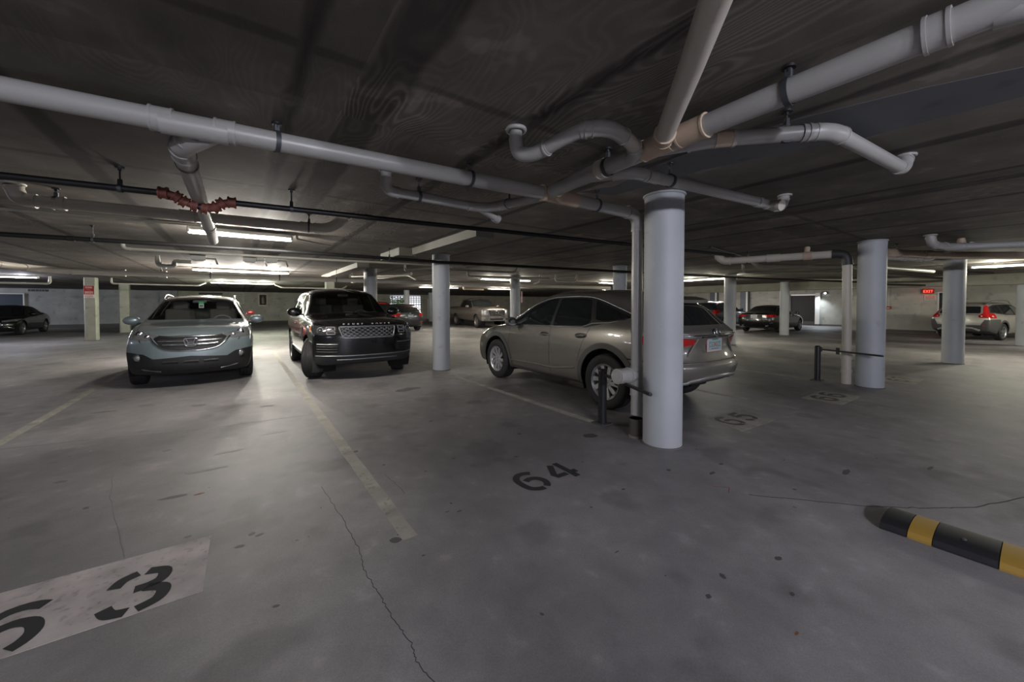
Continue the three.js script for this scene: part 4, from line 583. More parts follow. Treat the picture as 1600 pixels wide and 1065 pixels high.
const wheelCache = {};
function wheelParts(R, w, rr, n, style) {
  const key = [R, w, rr, n, style].join(); if (wheelCache[key]) return wheelCache[key];
  const h = w / 2, prof = [[rr - 0.02, -h * 0.7], [rr, -h * 0.8], [rr + 0.012, -h * 0.92], [(R + rr) / 2, -h], [R - 0.03, -h * 0.95], [R - 0.008, -h * 0.82]];
  for (const g of [-0.5, 0, 0.5]) prof.push([R, g * h - 0.012], [R - 0.008, g * h - 0.008], [R - 0.008, g * h + 0.008], [R, g * h + 0.012]);
  prof.push([R - 0.008, h * 0.82], [R - 0.03, h * 0.95], [(R + rr) / 2, h], [rr + 0.012, h * 0.92], [rr, h * 0.8], [rr - 0.02, h * 0.7]);
  const tyre = new THREE.LatheGeometry(prof.map(p => new THREE.Vector2(...p)), 48).rotateZ(-Math.PI / 2);
  const barrel = new THREE.LatheGeometry([[rr - 0.005, -h * 0.8], [rr - 0.03, -h * 0.4], [rr - 0.035, h * 0.55], [rr - 0.02, h * 0.74], [rr, h * 0.86], [rr + 0.006, h * 0.9]].map(p => new THREE.Vector2(...p)), 48).rotateZ(-Math.PI / 2);
  const sp = [], x0 = h * 0.62, x1 = h * 0.8;
  const bar = (a0, r0, w0, a1, r1, w1) => { // tapered spoke between two polar points
    const P = (a, r, o, x) => { const c = Math.cos(a), s = Math.sin(a); return [x, r * c - o * s, r * s + o * c]; };
    const q = [P(a0, r0, -w0, x0), P(a0, r0, w0, x0), P(a1, r1, w1, x1), P(a1, r1, -w1, x1)], b = q.map(p => [p[0] - 0.035, p[1], p[2]]), v = [], f = (i, j, k, l) => v.push(...i, ...j, ...k, ...i, ...k, ...l);
    f(q[0], q[1], q[2], q[3]); f(q[0], q[3], b[3], b[0]); f(q[1], b[1], b[2], q[2]); const g = new THREE.BufferGeometry(); g.setAttribute('position', new THREE.Float32BufferAttribute(v, 3)); g.computeVertexNormals(); sp.push(strip(g));
  };
  for (let i = 0; i < n; i++) { const a = i / n * Math.PI * 2; if (style === 'split') { bar(a, 0.055, 0.02, a - 0.16, rr - 0.02, 0.016); bar(a, 0.055, 0.02, a + 0.16, rr - 0.02, 0.016); } else bar(a, 0.05, 0.024, a + (style === 'swirl' ? 0.25 : 0), rr - 0.02, 0.032); }
  const hub = merge([cyl(0.075, 0.04, 24).rotateZ(Math.PI / 2).translate(x0 - 0.01, 0, 0), cyl(0.035, 0.02, 16).rotateZ(Math.PI / 2).translate(x0 + 0.018, 0, 0), ...[0, 1, 2, 3, 4].map(i => cyl(0.009, 0.03, 6).rotateZ(Math.PI / 2).translate(x0 + 0.008, Math.cos(i * 1.2566) * 0.055, Math.sin(i * 1.2566) * 0.055))]);
  return wheelCache[key] = { tyre, barrel, spokes: mergeGeometries(sp), hub, disc: cyl(rr * 0.72, 0.02, 32).rotateZ(Math.PI / 2).translate(-0.01, 0, 0), back: cyl(rr - 0.03, 0.01, 32).rotateZ(Math.PI / 2).translate(-h * 0.35, 0, 0) };
}
function addWheel(g, S, x, z, steer, side) {
  const q = wheelParts(S.R, S.tw, S.rim, S.spokes, S.style), w = new THREE.Group(); w.name = 'wheel'; w.position.set(x, S.R, z); w.rotation.y = steer + (side < 0 ? Math.PI : 0); g.add(w);
  part(w, 'tyre', q.tyre, rubberMat); part(w, 'rim', mergeGeometries([strip(q.barrel), q.spokes]), S.rimMat || satin); part(w, 'hub', q.hub, S.rimMat || satin); part(w, 'brake_disc', q.disc, steel); part(w, 'backing', q.back, carBlack);
}
function makeCar(S, name, label, cat, pos, turn) {
  const g = thing(name, label, cat, pos, turn), base = loft(S); let soup = base;
  const C = { g, base, S };
  C.surf = (x, y, dir) => { let best = null; for (const t of base) { if ((t[0][5] + t[1][5] + t[2][5]) * dir < 0.15) continue; const [a, b, c] = t, d = (b[1] - c[1]) * (a[0] - c[0]) + (c[0] - b[0]) * (a[1] - c[1]); if (Math.abs(d) < 1e-12) continue; const l = ((b[1] - c[1]) * (x - c[0]) + (c[0] - b[0]) * (y - c[1])) / d, m = ((c[1] - a[1]) * (x - c[0]) + (a[0] - c[0]) * (y - c[1])) / d; if (l < -1e-4 || m < -1e-4 || l + m > 1.0001) continue; const z = l * a[2] + m * b[2] + (1 - l - m) * c[2]; if (best === null || z * dir > best * dir) best = z; } return best; };
  C.sideX = (z, y) => { let best = 0; for (const t of base) { const [a, b, c] = t, d = (b[1] - c[1]) * (a[2] - c[2]) + (c[2] - b[2]) * (a[1] - c[1]); if (Math.abs(d) < 1e-12) continue; const l = ((b[1] - c[1]) * (z - c[2]) + (c[2] - b[2]) * (y - c[1])) / d, m = ((c[1] - a[1]) * (z - c[2]) + (a[2] - c[2]) * (y - c[1])) / d; if (l < -1e-4 || m < -1e-4 || l + m > 1.0001) continue; best = Math.max(best, l * a[0] + m * b[0] + (1 - l - m) * c[0]); } return best; };
  // cut a panel out of what is left of the shell; drop leaves a gap; sides and mirrored outlines give a mesh each
  C.panel = (pname, mat, proj, poly, o = {}) => {
    const made = [];
    for (const q of o.sym ? [poly, mirrorX(poly)] : [poly]) {
      const [a, b] = cut(soup, proj, q, o.filter); soup = b; if (o.drop || !a.length) continue;
      const sets = proj === 'side' ? [a.filter(t => t[0][0] + t[1][0] + t[2][0] > 0), a.filter(t => t[0][0] + t[1][0] + t[2][0] <= 0)] : [a];
      for (const s of sets) if (s.length) made.push(part(o.parent || g, pname, soupGeo(s, o.off || 0), mat, o.label));
    }
    return made;
  };
  C.gap = (proj, line, w = 0.007, filter) => C.panel('', null, proj, ribbon(line, w), { drop: true, filter });
  C.bar = (pname, pts, r, mat, dir = 1, lift = 0.004, flatten = 1, parent) => { const q = pts.map(([x, y]) => { const z = C.surf(x, y, dir); return z === null ? null : V(x, y, z + dir * lift); }).filter(Boolean); return q.length > 1 ? part(parent || g, pname, sweep(q, r, 10, flatten), mat) : null; };
  C.sideBar = (pname, pts, r, mat, lift = 0.003, flatten = 1) => { for (const s of [1, -1]) { const q = pts.map(([z, y]) => V(s * (C.sideX(z, y) + lift), y, z)); part(g, pname, sweep(q, r, 8, flatten), mat); } };
  const W = Math.max(...S.wm.map(p => p[1])), ra = S.R + (S.archGap ?? 0.055);
  for (const z of [S.fa, S.rRear]) { const poly = [...arc(z, S.R + 0.005, ra, -0.35, Math.PI + 0.35, 30)]; poly.push([z - ra * 0.94, -0.1], [z + ra * 0.94, -0.1]); C.panel('', null, 'side', poly, { drop: true, filter: (n, c) => Math.abs(c[0]) > 0.5 * W }); }
  for (const q of S.sideGlass || []) C.panel('side_window', S.glass || glassTint, 'side', roundPoly(q, 0.03), { off: -0.004, filter: (n, c) => Math.abs(n[0]) > 0.3 && Math.abs(c[0]) > 0.4 });
  if (S.windshield) C.panel('windshield', S.frontGlass || S.glass || glassTint, 'front', roundPoly([...S.windshield, ...mirrorX(S.windshield).reverse()], 0.05), { off: -0.003, filter: (n, c) => n[2] > 0.12 && c[2] < S.cowl });
  if (S.rearGlass) C.panel('rear_window', S.backGlass || S.glass || glassTint, 'back', roundPoly([...S.rearGlass, ...mirrorX(S.rearGlass).reverse()], 0.05), { off: -0.003, filter: (n, c) => n[2] < -0.12 });
  part(g, 'inner_shell', soupGeo(soup, -0.022), carBlack);
  if (S.dlo) C.panel('window_trim', S.dloMat || trimBlack, 'side', S.dlo, { off: 0.001, filter: (n, c) => Math.abs(n[0]) > 0.3 && Math.abs(c[0]) > 0.4 });
  for (const z of [S.fa, S.rRear]) for (const s of [-1, 1]) {
    const liner = mergeGeometries([strip(new THREE.CylinderGeometry(ra - 0.004, ra - 0.004, 0.42, 32, 1, true).rotateZ(Math.PI / 2).translate(s * (W - 0.26), S.R + 0.005, z)), strip(new THREE.CircleGeometry(ra, 32).rotateY(Math.PI / 2).translate(s * (W - 0.46), S.R, z))]);
    const p = liner.attributes.position, keep = []; for (let i = 0; i < p.count; i += 3) if (Math.min(p.getY(i), p.getY(i + 1), p.getY(i + 2)) > 0.14) keep.push(i);
    const k = []; for (const i of keep) k.push([0, 1, 2].map(j => [p.getX(i + j), p.getY(i + j), p.getZ(i + j), 0, 1, 0])); part(g, 'wheel_liner', soupGeo(k), M([0.01, 0.01, 0.01], 0.9, { side: THREE.DoubleSide }));
    addWheel(g, S, s * (W - S.tw / 2 - 0.015), z, z > 0 ? S.steer || 0 : 0, s);
  }
  C.interior = (sm, y0, zf, zr, top, wheelMat = trimBlack) => {
    const seat = (x, z, w, bench) => { const s = new THREE.Group(); s.name = 'seat'; s.position.set(x, 0, z); g.add(s); part(s, 'cushion', rbox(w, 0.16, 0.5, 0.05, 0, y0, 0), sm); const b = rbox(w, 0.62, 0.14, 0.05, 0, 0.31, 0); b.rotateX(-0.2).translate(0, y0 + 0.05, -0.24); part(s, 'seat_back', b, sm); for (const hx of bench ? [-w * 0.33, w * 0.33] : [0]) part(s, 'headrest', rbox(0.27, top, 0.1, 0.045, hx, y0 + 0.72, -0.4), sm); };
    seat(0.38, zf, 0.52); seat(-0.38, zf, 0.52); seat(0, zr, 1.3, true);
    part(g, 'dashboard', new RoundedBoxGeometry(1.4, 0.2, 0.5, 3, 0.08).translate(0, y0 + 0.33, zf + 0.88), seatDark);
    const sw = new THREE.Group(); sw.name = 'steering_wheel'; sw.position.set(0.38, y0 + 0.36, zf + 0.5); sw.rotation.x = -1.15 + 0.75; g.add(sw); part(sw, 'wheel_rim', new THREE.TorusGeometry(0.18, 0.016, 8, 28), wheelMat); part(sw, 'wheel_hub', merge([new THREE.SphereGeometry(0.06, 12, 8).scale(1, 1, 0.5), box(0.34, 0.03, 0.02), box(0.03, 0.17, 0.02, 0, -0.085, 0)]), wheelMat);
  };
  C.mirrors = (x, y, z, mat, sc = 1) => { for (const s of [-1, 1]) { const m = new THREE.Group(); m.name = 'wing_mirror'; m.position.set(s * x, y, z); g.add(m); part(m, 'mirror_housing', new THREE.SphereGeometry(1, 24, 16).scale(0.125 * sc, 0.085 * sc, 0.075 * sc).translate(0, 0, 0.01), mat); part(m, 'mirror_glass', new THREE.CircleGeometry(1, 24).scale(0.1 * sc, 0.065 * sc, 1).rotateY(Math.PI).translate(0, 0, -0.058 * sc), chrome); part(m, 'mirror_arm', rbox(0.12, 0.03, 0.06, 0.012, -s * 0.12, -0.055, 0.01), trimBlack); } };
  C.plate = (x, y, dir, tex, w = 0.31, h = 0.155, fm = trimBlack) => { const z = C.surf(x, y, dir), p = new THREE.Group(); p.name = 'license_plate'; p.position.set(x, y, z + dir * 0.012); p.rotation.y = dir < 0 ? Math.PI : 0; g.add(p); part(p, 'plate_frame', rbox(w + 0.03, h + 0.03, 0.016, 0.005), fm); part(p, 'plate_face', new THREE.PlaneGeometry(w, h).translate(0, 0, 0.0095), new THREE.MeshStandardMaterial({ map: tex, roughness: 0.4 })); };
  C.finish = (mat, n = 'body_shell') => part(g, n, soupGeo(soup), mat);
  return C;
}
const plateTex = (bg, ink, mid) => canvasTex(96, 48, (c, w, h) => { c.fillStyle = bg; c.fillRect(0, 0, w, h); c.fillStyle = ink; for (const x of [8, 22, 36, 54, 68, 80]) { c.fillRect(x, 15, 9, 4); c.fillRect(x, 15, 3, 20); c.fillRect(x + (x % 4 ? 6 : 0), 24, 3, 11); c.fillRect(x, 31, 9, 4); } c.fillRect(26, 5, 44, 4); c.fillRect(20, 40, 56, 3); if (mid) { c.fillStyle = mid; c.beginPath(); c.arc(49, 25, 7, 0, 7); c.fill(); } });
const plateA = plateTex('#97a5a3', '#3e6a74', '#b86a34'), plateW = plateTex('#c2c6c6', '#3a4650');
const FONT = await new FontLoader().loadAsync('fonts/droid/droid_sans_bold.typeface.json');
// ---------- grey-blue compact SUV ----------
{
  const S = { L: 4.53, R: 0.345, tw: 0.225, rim: 0.215, spokes: 5, style: 'split', fa: 1.335, rRear: -1.285, cowl: 1.12,
    yb: [[-2.26, 0.34], [-1.7, 0.24], [1.7, 0.22], [2.26, 0.24]], wm: [[-2.26, 0.86], [-1.3, 0.91], [1.3, 0.91], [2.26, 0.86]], ym: [[0, 0.66]],
    ys: [[2.26, 0.84], [1.9, 0.96], [1.1, 1.06], [0.5, 1.08], [-1, 1.14], [-2, 1.2], [-2.26, 1.1]], ws: [[2.26, 0.74], [1.3, 0.84], [0.8, 0.845], [-1, 0.85], [-2.2, 0.76]],
    yr: [[2.26, 0.87], [1.9, 0.985], [1.08, 1.09], [0.7, 1.3], [0.25, 1.53], [-0.2, 1.59], [-1.2, 1.58], [-1.95, 1.5], [-2.26, 1.2]], wr: [[2.26, 0.6], [1.08, 0.74], [0.25, 0.585], [-1.2, 0.585], [-2, 0.56], [-2.26, 0.56]],
    yt: [[2.26, 0.93], [2.0, 1.02], [1.08, 1.13], [0.7, 1.37], [0.25, 1.585], [-0.3, 1.65], [-1.2, 1.645], [-1.95, 1.56], [-2.26, 1.24]],
    nose: [[0.2, -0.14], [0.42, -0.01], [0.6, 0.0], [0.78, -0.02], [0.92, -0.1], [1.0, -0.16]], tail: [[0.3, -0.08], [0.6, 0], [1.0, -0.05], [1.3, -0.15]], kF: 0.42, pF: 2.6, round: 0.08,
    glass: glassTint, frontGlass: clearGlass(0.82),
    windshield: [[0.72, 1.145], [0.735, 1.16], [0.56, 1.545], [0.0, 1.61]],
    sideGlass: [[[0.72, 1.13], [0.18, 1.50], [-0.15, 1.53], [-0.15, 1.14]], [[-0.24, 1.14], [-0.24, 1.53], [-1.05, 1.51], [-1.15, 1.18]], [[-1.24, 1.2], [-1.16, 1.5], [-1.55, 1.45], [-1.85, 1.27]]],
    dlo: [[0.86, 1.115], [0.2, 1.535], [-0.2, 1.56], [-1.1, 1.545], [-1.6, 1.48], [-1.95, 1.26], [-1.1, 1.16]], rearGlass: [[0.62, 1.2], [0.55, 1.48]] };
  const body = paint([0.23, 0.285, 0.305], 0.4, 0.38), C = makeCar(S, 'compact_suv', 'grey-blue compact SUV facing the camera, chrome-barred grille, green tag behind the windshield', 'car', [-0.7, 0, -10.84], 0), g = C.g;
  C.interior(M([0.1, 0.095, 0.085], 0.8), 0.68, -0.05, -0.95, 0.2, M([0.2, 0.2, 0.2], 0.5));
  C.panel('grille', M([0.01, 0.01, 0.011], 0.5), 'front', roundPoly([[0.44, 0.9], [0.5, 0.86], [0.4, 0.72], [0.24, 0.655], [-0.24, 0.655], [-0.4, 0.72], [-0.5, 0.86], [-0.44, 0.9]], 0.02), { off: -0.006 });
  const hl = C.panel('headlight', lampGlass, 'front', [[0.90, 1.04], [0.8, 1.0], [0.45, 0.905], [0.51, 0.84], [0.6, 0.825], [0.82, 0.845], [0.92, 0.9]], { sym: true, off: 0.003, filter: (n, c) => n[2] > 0.02 && c[2] > 1.6 });
  C.panel('lower_cladding', trimBlack, 'front', [[-0.95, 0.1], [0.95, 0.1], [0.95, 0.64], [0.8, 0.63], [0.62, 0.6], [0.5, 0.52], [0.34, 0.53], [0, 0.555], [-0.34, 0.53], [-0.5, 0.52], [-0.62, 0.6], [-0.8, 0.63], [-0.95, 0.64]], { off: 0.004, filter: n => n[2] > 0.1 });
  C.panel('arch_trim', trimBlack, 'side', [...arc(1.335, 0.35, 0.47, -0.2, Math.PI + 0.2), [0.87, 0.1], [1.8, 0.1]], { off: 0.006, filter: (n, c) => Math.abs(n[0]) > 0.3 && Math.abs(c[0]) > 0.6 });
  C.panel('arch_trim', trimBlack, 'side', [...arc(-1.285, 0.35, 0.47, -0.2, Math.PI + 0.2), [-1.76, 0.1], [-0.82, 0.1]], { off: 0.006, filter: (n, c) => Math.abs(n[0]) > 0.3 && Math.abs(c[0]) > 0.6 });
  C.panel('sill', trimBlack, 'side', [[-0.85, 0.1], [0.9, 0.1], [0.9, 0.36], [-0.85, 0.36]], { off: 0.004 });
  C.gap('top', [[0.6, 2.2], [0.74, 1.9], [0.78, 1.2]], 0.008); C.gap('top', [[-0.6, 2.2], [-0.74, 1.9], [-0.78, 1.2]], 0.008);
  C.panel('hood', body, 'top', [[-0.74, 1.14], [0.74, 1.14], [0.77, 1.25], [0.735, 1.9], [0.6, 2.1], [-0.6, 2.1], [-0.735, 1.9], [-0.77, 1.25]], { filter: n => n[1] > 0.5 });
  C.gap('side', [[0.83, 0.36], [0.82, 1.1]], 0.008); C.gap('side', [[-0.2, 0.36], [-0.2, 1.13]], 0.008); C.gap('side', [[-1.0, 0.7], [-1.12, 1.15]], 0.008);
  C.panel('front_door', body, 'side', [[0.825, 0.36], [0.815, 1.1], [-0.195, 1.13], [-0.195, 0.36]]); C.panel('rear_door', body, 'side', [[-0.205, 0.36], [-0.205, 1.13], [-1.11, 1.15], [-1.0, 0.7], [-0.85, 0.36]]);
  C.finish(body);
  for (const s of [-1, 1]) {
    const b = hl[s > 0 ? 0 : 1]; for (const [x, y, r] of [[0.7, 0.925, 0.058], [0.585, 0.885, 0.036]]) { const z = C.surf(s * x, y, 1); part(b, 'projector', new THREE.SphereGeometry(r, 20, 12).scale(1, 1, 0.45).translate(s * x, y, z - 0.004), chrome); }
    const f = C.surf(s * 0.69, 0.545, 1); const fl = new THREE.Group(); fl.name = 'fog_light'; g.add(fl); part(fl, 'bezel', new THREE.TorusGeometry(0.055, 0.014, 8, 24).translate(s * 0.69, 0.545, f), trimBlack); part(fl, 'lens', new THREE.SphereGeometry(0.05, 20, 12).scale(1, 1, 0.5).translate(s * 0.69, 0.545, f - 0.004), lampGlass);
    C.bar('indicator', [[s * 0.86, 1.0], [s * 0.885, 0.94], [s * 0.89, 0.9]], 0.014, amber, 1, 0.004);
    C.bar('lower_lip_edge', [[s * 0.4, 0.3], [s * 0.62, 0.34], [s * 0.85, 0.42]], 0.012, satin, 1, 0.006);
    part(g, 'roof_rail', sweep(smoothPts([V(s * 0.6, 1.56, 0.05), V(s * 0.6, 1.63, -0.2), V(s * 0.6, 1.635, -1.2), V(s * 0.575, 1.53, -1.9)], 20), 0.014, 8), satin);
  }
  for (const [y, w, r] of [[0.885, 0.43, 0.015], [0.815, 0.43, 0.018], [0.752, 0.37, 0.017]]) { const p = []; for (let i = 0; i <= 16; i++) { const x = -w + 2 * w * i / 16; p.push([x, y + 0.012 * Math.abs(x / w) ** 4]); } C.bar('grille_bar', p, r, chrome, 1, 0.012, 0.8); }
  C.bar('grille_surround', smoothPts([V(-0.54, 0.87, 0), V(-0.46, 0.77, 0), V(-0.36, 0.69, 0), V(-0.2, 0.655, 0), V(0, 0.65, 0), V(0.2, 0.655, 0), V(0.36, 0.69, 0), V(0.46, 0.77, 0), V(0.54, 0.87, 0)], 30).map(p => [p.x, p.y]), 0.014, chrome, 1, 0.008);
  { // H emblem in a rounded frame
    const z = C.surf(0, 0.79, 1) + 0.03, e = new THREE.Group(); e.name = 'emblem'; e.position.set(0, 0.79, z); g.add(e);
    const fr = roundPoly([[-0.095, 0.068], [0.095, 0.068], [0.07, -0.068], [-0.07, -0.068]], 0.04, 6).map(p => V(p[0], p[1], 0)); part(e, 'frame', sweep(fr, 0.011, 8, 1, true), chrome); part(e, 'backing', new THREE.ExtrudeGeometry(shapeOf(roundPoly([[-0.09, 0.064], [0.09, 0.064], [0.066, -0.064], [-0.066, -0.064]], 0.04)), { depth: 0.01, bevelEnabled: false }).translate(0, 0, -0.02), trimBlack);
    part(e, 'letter', merge([sweep([V(-0.062, 0.055, 0), V(-0.036, 0, 0), V(-0.034, -0.055, 0)], 0.011, 8), sweep([V(0.062, 0.055, 0), V(0.036, 0, 0), V(0.034, -0.055, 0)], 0.011, 8), sweep([V(-0.037, 0.0, 0), V(0.037, 0.0, 0)], 0.01, 8)]), chrome);
  }
  for (const x of [-0.27, 0, 0.27]) { C.bar('lower_intake', [[x - 0.1, 0.46], [x, 0.465], [x + 0.1, 0.46]], 0.028, carBlack, 1, -0.008); C.bar('intake_fin', [[x - 0.09, 0.455], [x + 0.09, 0.455]], 0.006, steel, 1, 0.012); }
  C.mirrors(1.0, 1.13, 0.62, body); C.sideBar('door_handle', [[-0.02, 0.98], [-0.17, 0.985]], 0.012, body, 0.014);
  { const t = new THREE.Group(); t.name = 'parking_tag'; t.position.set(0.03, 1.43, 0.37); t.rotation.x = -0.1; g.add(t); part(t, 'tag_card', rbox(0.085, 0.13, 0.004, 0.0015), M([0.6, 0.62, 0.6], 0.6)); part(t, 'tag_band', box(0.085, 0.045, 0.002, 0, 0.045, 0.004), M([0.03, 0.5, 0.16], 0.6)); part(t, 'tag_print', box(0.06, 0.05, 0.002, 0, -0.02, 0.004), M([0.1, 0.16, 0.14], 0.6)); }
  part(g, 'rear_view_mirror', rbox(0.24, 0.065, 0.03, 0.014, 0.0, 1.5, 0.32), trimBlack);
  for (const s of [-1, 1]) part(g, 'wiper', sweep([V(s * 0.05 + 0.1, 1.15, 1.06), V(s * 0.3 + 0.2, 1.175, 1.0)], 0.008, 6), trimBlack);
}
// ---------- black luxury SUV ----------
{
  const S = { L: 5.0, R: 0.395, tw: 0.275, rim: 0.275, spokes: 7, style: 'split', fa: 1.66, rRear: -1.26, cowl: 1.02, steer: -0.42, archGap: 0.06,
    yb: [[-2.5, 0.42], [-1.9, 0.3], [1.9, 0.29], [2.5, 0.3]], wm: [[-2.5, 0.94], [-1.3, 0.985], [1.3, 0.985], [2.5, 0.94]], ym: [[0, 0.74]],
    ys: [[2.5, 1.0], [2.1, 1.09], [1.1, 1.165], [0.6, 1.175], [-2.2, 1.2], [-2.5, 1.15]], ws: [[2.5, 0.84], [2.0, 0.9], [1, 0.915], [-2, 0.89], [-2.5, 0.82]],
    yr: [[2.5, 1.04], [2.1, 1.12], [1.0, 1.215], [0.6, 1.47], [0.2, 1.70], [-0.3, 1.765], [-1.6, 1.755], [-2.15, 1.69], [-2.45, 1.25], [-2.5, 1.18]], wr: [[2.5, 0.74], [1.0, 0.8], [0.2, 0.68], [-1.6, 0.66], [-2.2, 0.64], [-2.5, 0.7]],
    yt: [[2.5, 1.09], [2.2, 1.16], [1.0, 1.25], [0.6, 1.53], [0.2, 1.77], [-0.3, 1.84], [-1.6, 1.83], [-2.2, 1.76], [-2.45, 1.3], [-2.5, 1.2]],
    nose: [[0.3, -0.12], [0.5, -0.01], [0.8, 0], [1.02, -0.06], [1.12, -0.14]], tail: [[0.4, -0.08], [0.7, 0], [1.2, -0.06]], kF: 0.3, pF: 3.2, round: 0.1,
    glass: glassTint, frontGlass: clearGlass(0.55),
    windshield: [[0.78, 1.26], [0.79, 1.275], [0.655, 1.715], [0, 1.79]],
    sideGlass: [[[0.72, 1.215], [0.22, 1.655], [-0.2, 1.69], [-0.2, 1.215]], [[-0.28, 1.215], [-0.28, 1.695], [-1.2, 1.685], [-1.25, 1.22]], [[-1.34, 1.225], [-1.3, 1.68], [-1.95, 1.62], [-2.1, 1.26]]],
    dlo: [[0.85, 1.195], [0.24, 1.69], [-0.3, 1.73], [-1.4, 1.72], [-2.02, 1.65], [-2.18, 1.24], [-1.0, 1.2]], rearGlass: [[0.68, 1.28], [0.6, 1.64]] };
  const body = paint([0.006, 0.006, 0.007], 0.3, 0.25), C = makeCar(S, 'luxury_suv', 'large black SUV facing the camera with a silver mesh grille, its front wheels turned', 'car', [2.02, 0, -10.1], 0), g = C.g;
  C.interior(M([0.05, 0.048, 0.045], 0.7), 0.78, -0.1, -1.05, 0.22, M([0.12, 0.12, 0.12], 0.5));
  C.panel('grille', M([0.012, 0.012, 0.013], 0.4), 'front', roundPoly([[-0.52, 1.015], [0.52, 1.015], [0.455, 0.815], [-0.455, 0.815]], 0.04), { off: -0.004 });
  const hl = C.panel('headlight', lampDark, 'front', [[0.56, 1.02], [0.58, 0.875], [0.82, 0.87], [0.95, 0.9], [0.97, 1.03], [0.88, 1.045]], { sym: true, off: 0.003, filter: (n, c) => n[2] > 0.03 && c[2] > 1.2 });
  C.panel('side_vent', M([0.008, 0.008, 0.008], 0.4), 'front', roundPoly([[0.53, 0.73], [0.9, 0.74], [0.9, 0.52], [0.58, 0.52]], 0.03), { sym: true, off: -0.004, filter: (n, c) => n[2] > 0.05 && c[2] > 1.6 });
  C.panel('lower_bumper', M([0.03, 0.031, 0.034], 0.4), 'front', [[-1, 0.1], [1, 0.1], [1, 0.47], [-1, 0.47]], { off: 0.005, filter: n => n[2] > 0.1 });
  C.gap('top', [[0.7, 2.4], [0.83, 2.1], [0.84, 1.0]], 0.008); C.gap('top', [[-0.7, 2.4], [-0.83, 2.1], [-0.84, 1.0]], 0.008);
  C.panel('hood', body, 'top', [[-0.82, 1.04], [0.82, 1.04], [0.825, 2.1], [0.7, 2.3], [-0.7, 2.3], [-0.825, 2.1]], { filter: n => n[1] > 0.5 });
  C.gap('side', [[1.0, 0.4], [0.98, 1.17]], 0.008); C.gap('side', [[-0.24, 0.4], [-0.24, 1.2]], 0.008); C.gap('side', [[-0.9, 0.5], [-1.0, 0.85], [-1.3, 1.2]], 0.008);
  C.panel('front_door', body, 'side', [[0.995, 0.4], [0.975, 1.18], [-0.235, 1.2], [-0.235, 0.4]]); C.panel('rear_door', body, 'side', [[-0.245, 0.4], [-0.245, 1.2], [-1.29, 1.2], [-1.0, 0.85], [-0.88, 0.4]]);
  C.panel('sill', trimBlack, 'side', [[-0.85, 0.1], [1.2, 0.1], [1.2, 0.38], [-0.85, 0.38]], { off: 0.003 });
  C.finish(body);
  { // lattice of the grille
    const rows = 5, cols = 9, list = [], y0 = 0.83, y1 = 1.0;
    for (let r = 0; r <= rows; r++) { const y = y0 + (y1 - y0) * r / rows, w = 0.45 + 0.05 * (y - y0) / (y1 - y0), p = []; for (let i = 0; i <= cols * 4; i++) { const x = -w + 2 * w * i / (cols * 4); const yy = clamp(y + (i % 4 === 1 || i % 4 === 2 ? 0.5 : -0.5) * ((r % 2) ? 1 : -1) * 0.015, 0.822, 1.008), z = C.surf(x, yy, 1); p.push(V(x, yy, z + 0.005)); } list.push(sweep(p, 0.006, 6)); }
    for (let r = 0; r < rows; r++) for (let i = 0; i <= cols; i++) { const y = y0 + (y1 - y0) * r / rows, w = 0.45, x = -w + 2 * w * (i + (r % 2 ? 0.37 : -0.13)) / cols; if (Math.abs(x) > 0.47) continue; const z = C.surf(x, y + 0.017, 1); list.push(sweep([V(x, y + 0.004, z + 0.004), V(x, y + 0.032, z + 0.004)], 0.006, 6)); }
    part(g, 'grille_mesh', mergeGeometries(list), satin);
    const fr = roundPoly([[-0.53, 1.022], [0.53, 1.022], [0.465, 0.808], [-0.465, 0.808]], 0.045, 5), dense = []; fr.forEach((p, i) => { const q = fr[(i + 1) % fr.length]; for (let k = 0; k < 6; k++) dense.push([p[0] + (q[0] - p[0]) * k / 6, p[1] + (q[1] - p[1]) * k / 6]); }); part(g, 'grille_surround', sweep(dense.map(([x, y]) => V(x, y, C.surf(x, y, 1) + 0.005)), 0.011, 8, 1, true), satin);
  }
  { // block letters on the lip of the hood
    const word = 'RANGE ROVER', gl = new THREE.Group(); gl.name = 'lettering'; g.add(gl); let x = -0.45;
    for (const c of word) { if (c !== ' ') { const t = new TextGeometry(c, { font: FONT, size: 0.036, depth: 0.008, curveSegments: 3 }); t.scale(1.35, 1, 1); const z = C.surf(x + 0.03, 1.062, 1); const m = part(gl, 'letter', t, M([0.36, 0.37, 0.38], 0.45)); m.position.set(x, 1.045, z + 0.002); m.rotation.x = -0.35; } x += c === ' ' ? 0.11 : 0.082; }
  }
  for (const s of [-1, 1]) {
    const b = hl[s > 0 ? 0 : 1];
    for (const [x, y, w, h] of [[0.66, 0.985, 0.14, 0.06], [0.66, 0.91, 0.13, 0.05]]) { const p = roundPoly([[x - w / 2, y - h / 2], [x + w / 2, y - h / 2], [x + w / 2, y + h / 2], [x - w / 2, y + h / 2]], 0.015, 3).map(q => V(s * q[0], q[1], (C.surf(s * q[0], q[1], 1) || 2.3) + 0.004)); part(b, 'light_guide', sweep(p, 0.008, 6, 1, true), M([0.2, 0.2, 0.21], 0.5)); }
    { const x = 0.82, y = 0.955, z = C.surf(s * x, y, 1); part(b, 'projector', new THREE.SphereGeometry(0.05, 20, 12).scale(1, 1, 0.4).translate(s * x, y, z - 0.004), lampDark); part(b, 'projector_ring', new THREE.TorusGeometry(0.055, 0.007, 8, 24).rotateY(s * 0.5).translate(s * x, y, z + 0.004), satin); }
    C.bar('indicator', [[s * 0.93, 1.02], [s * 0.945, 0.96], [s * 0.95, 0.92]], 0.016, amber, 1, 0.004);
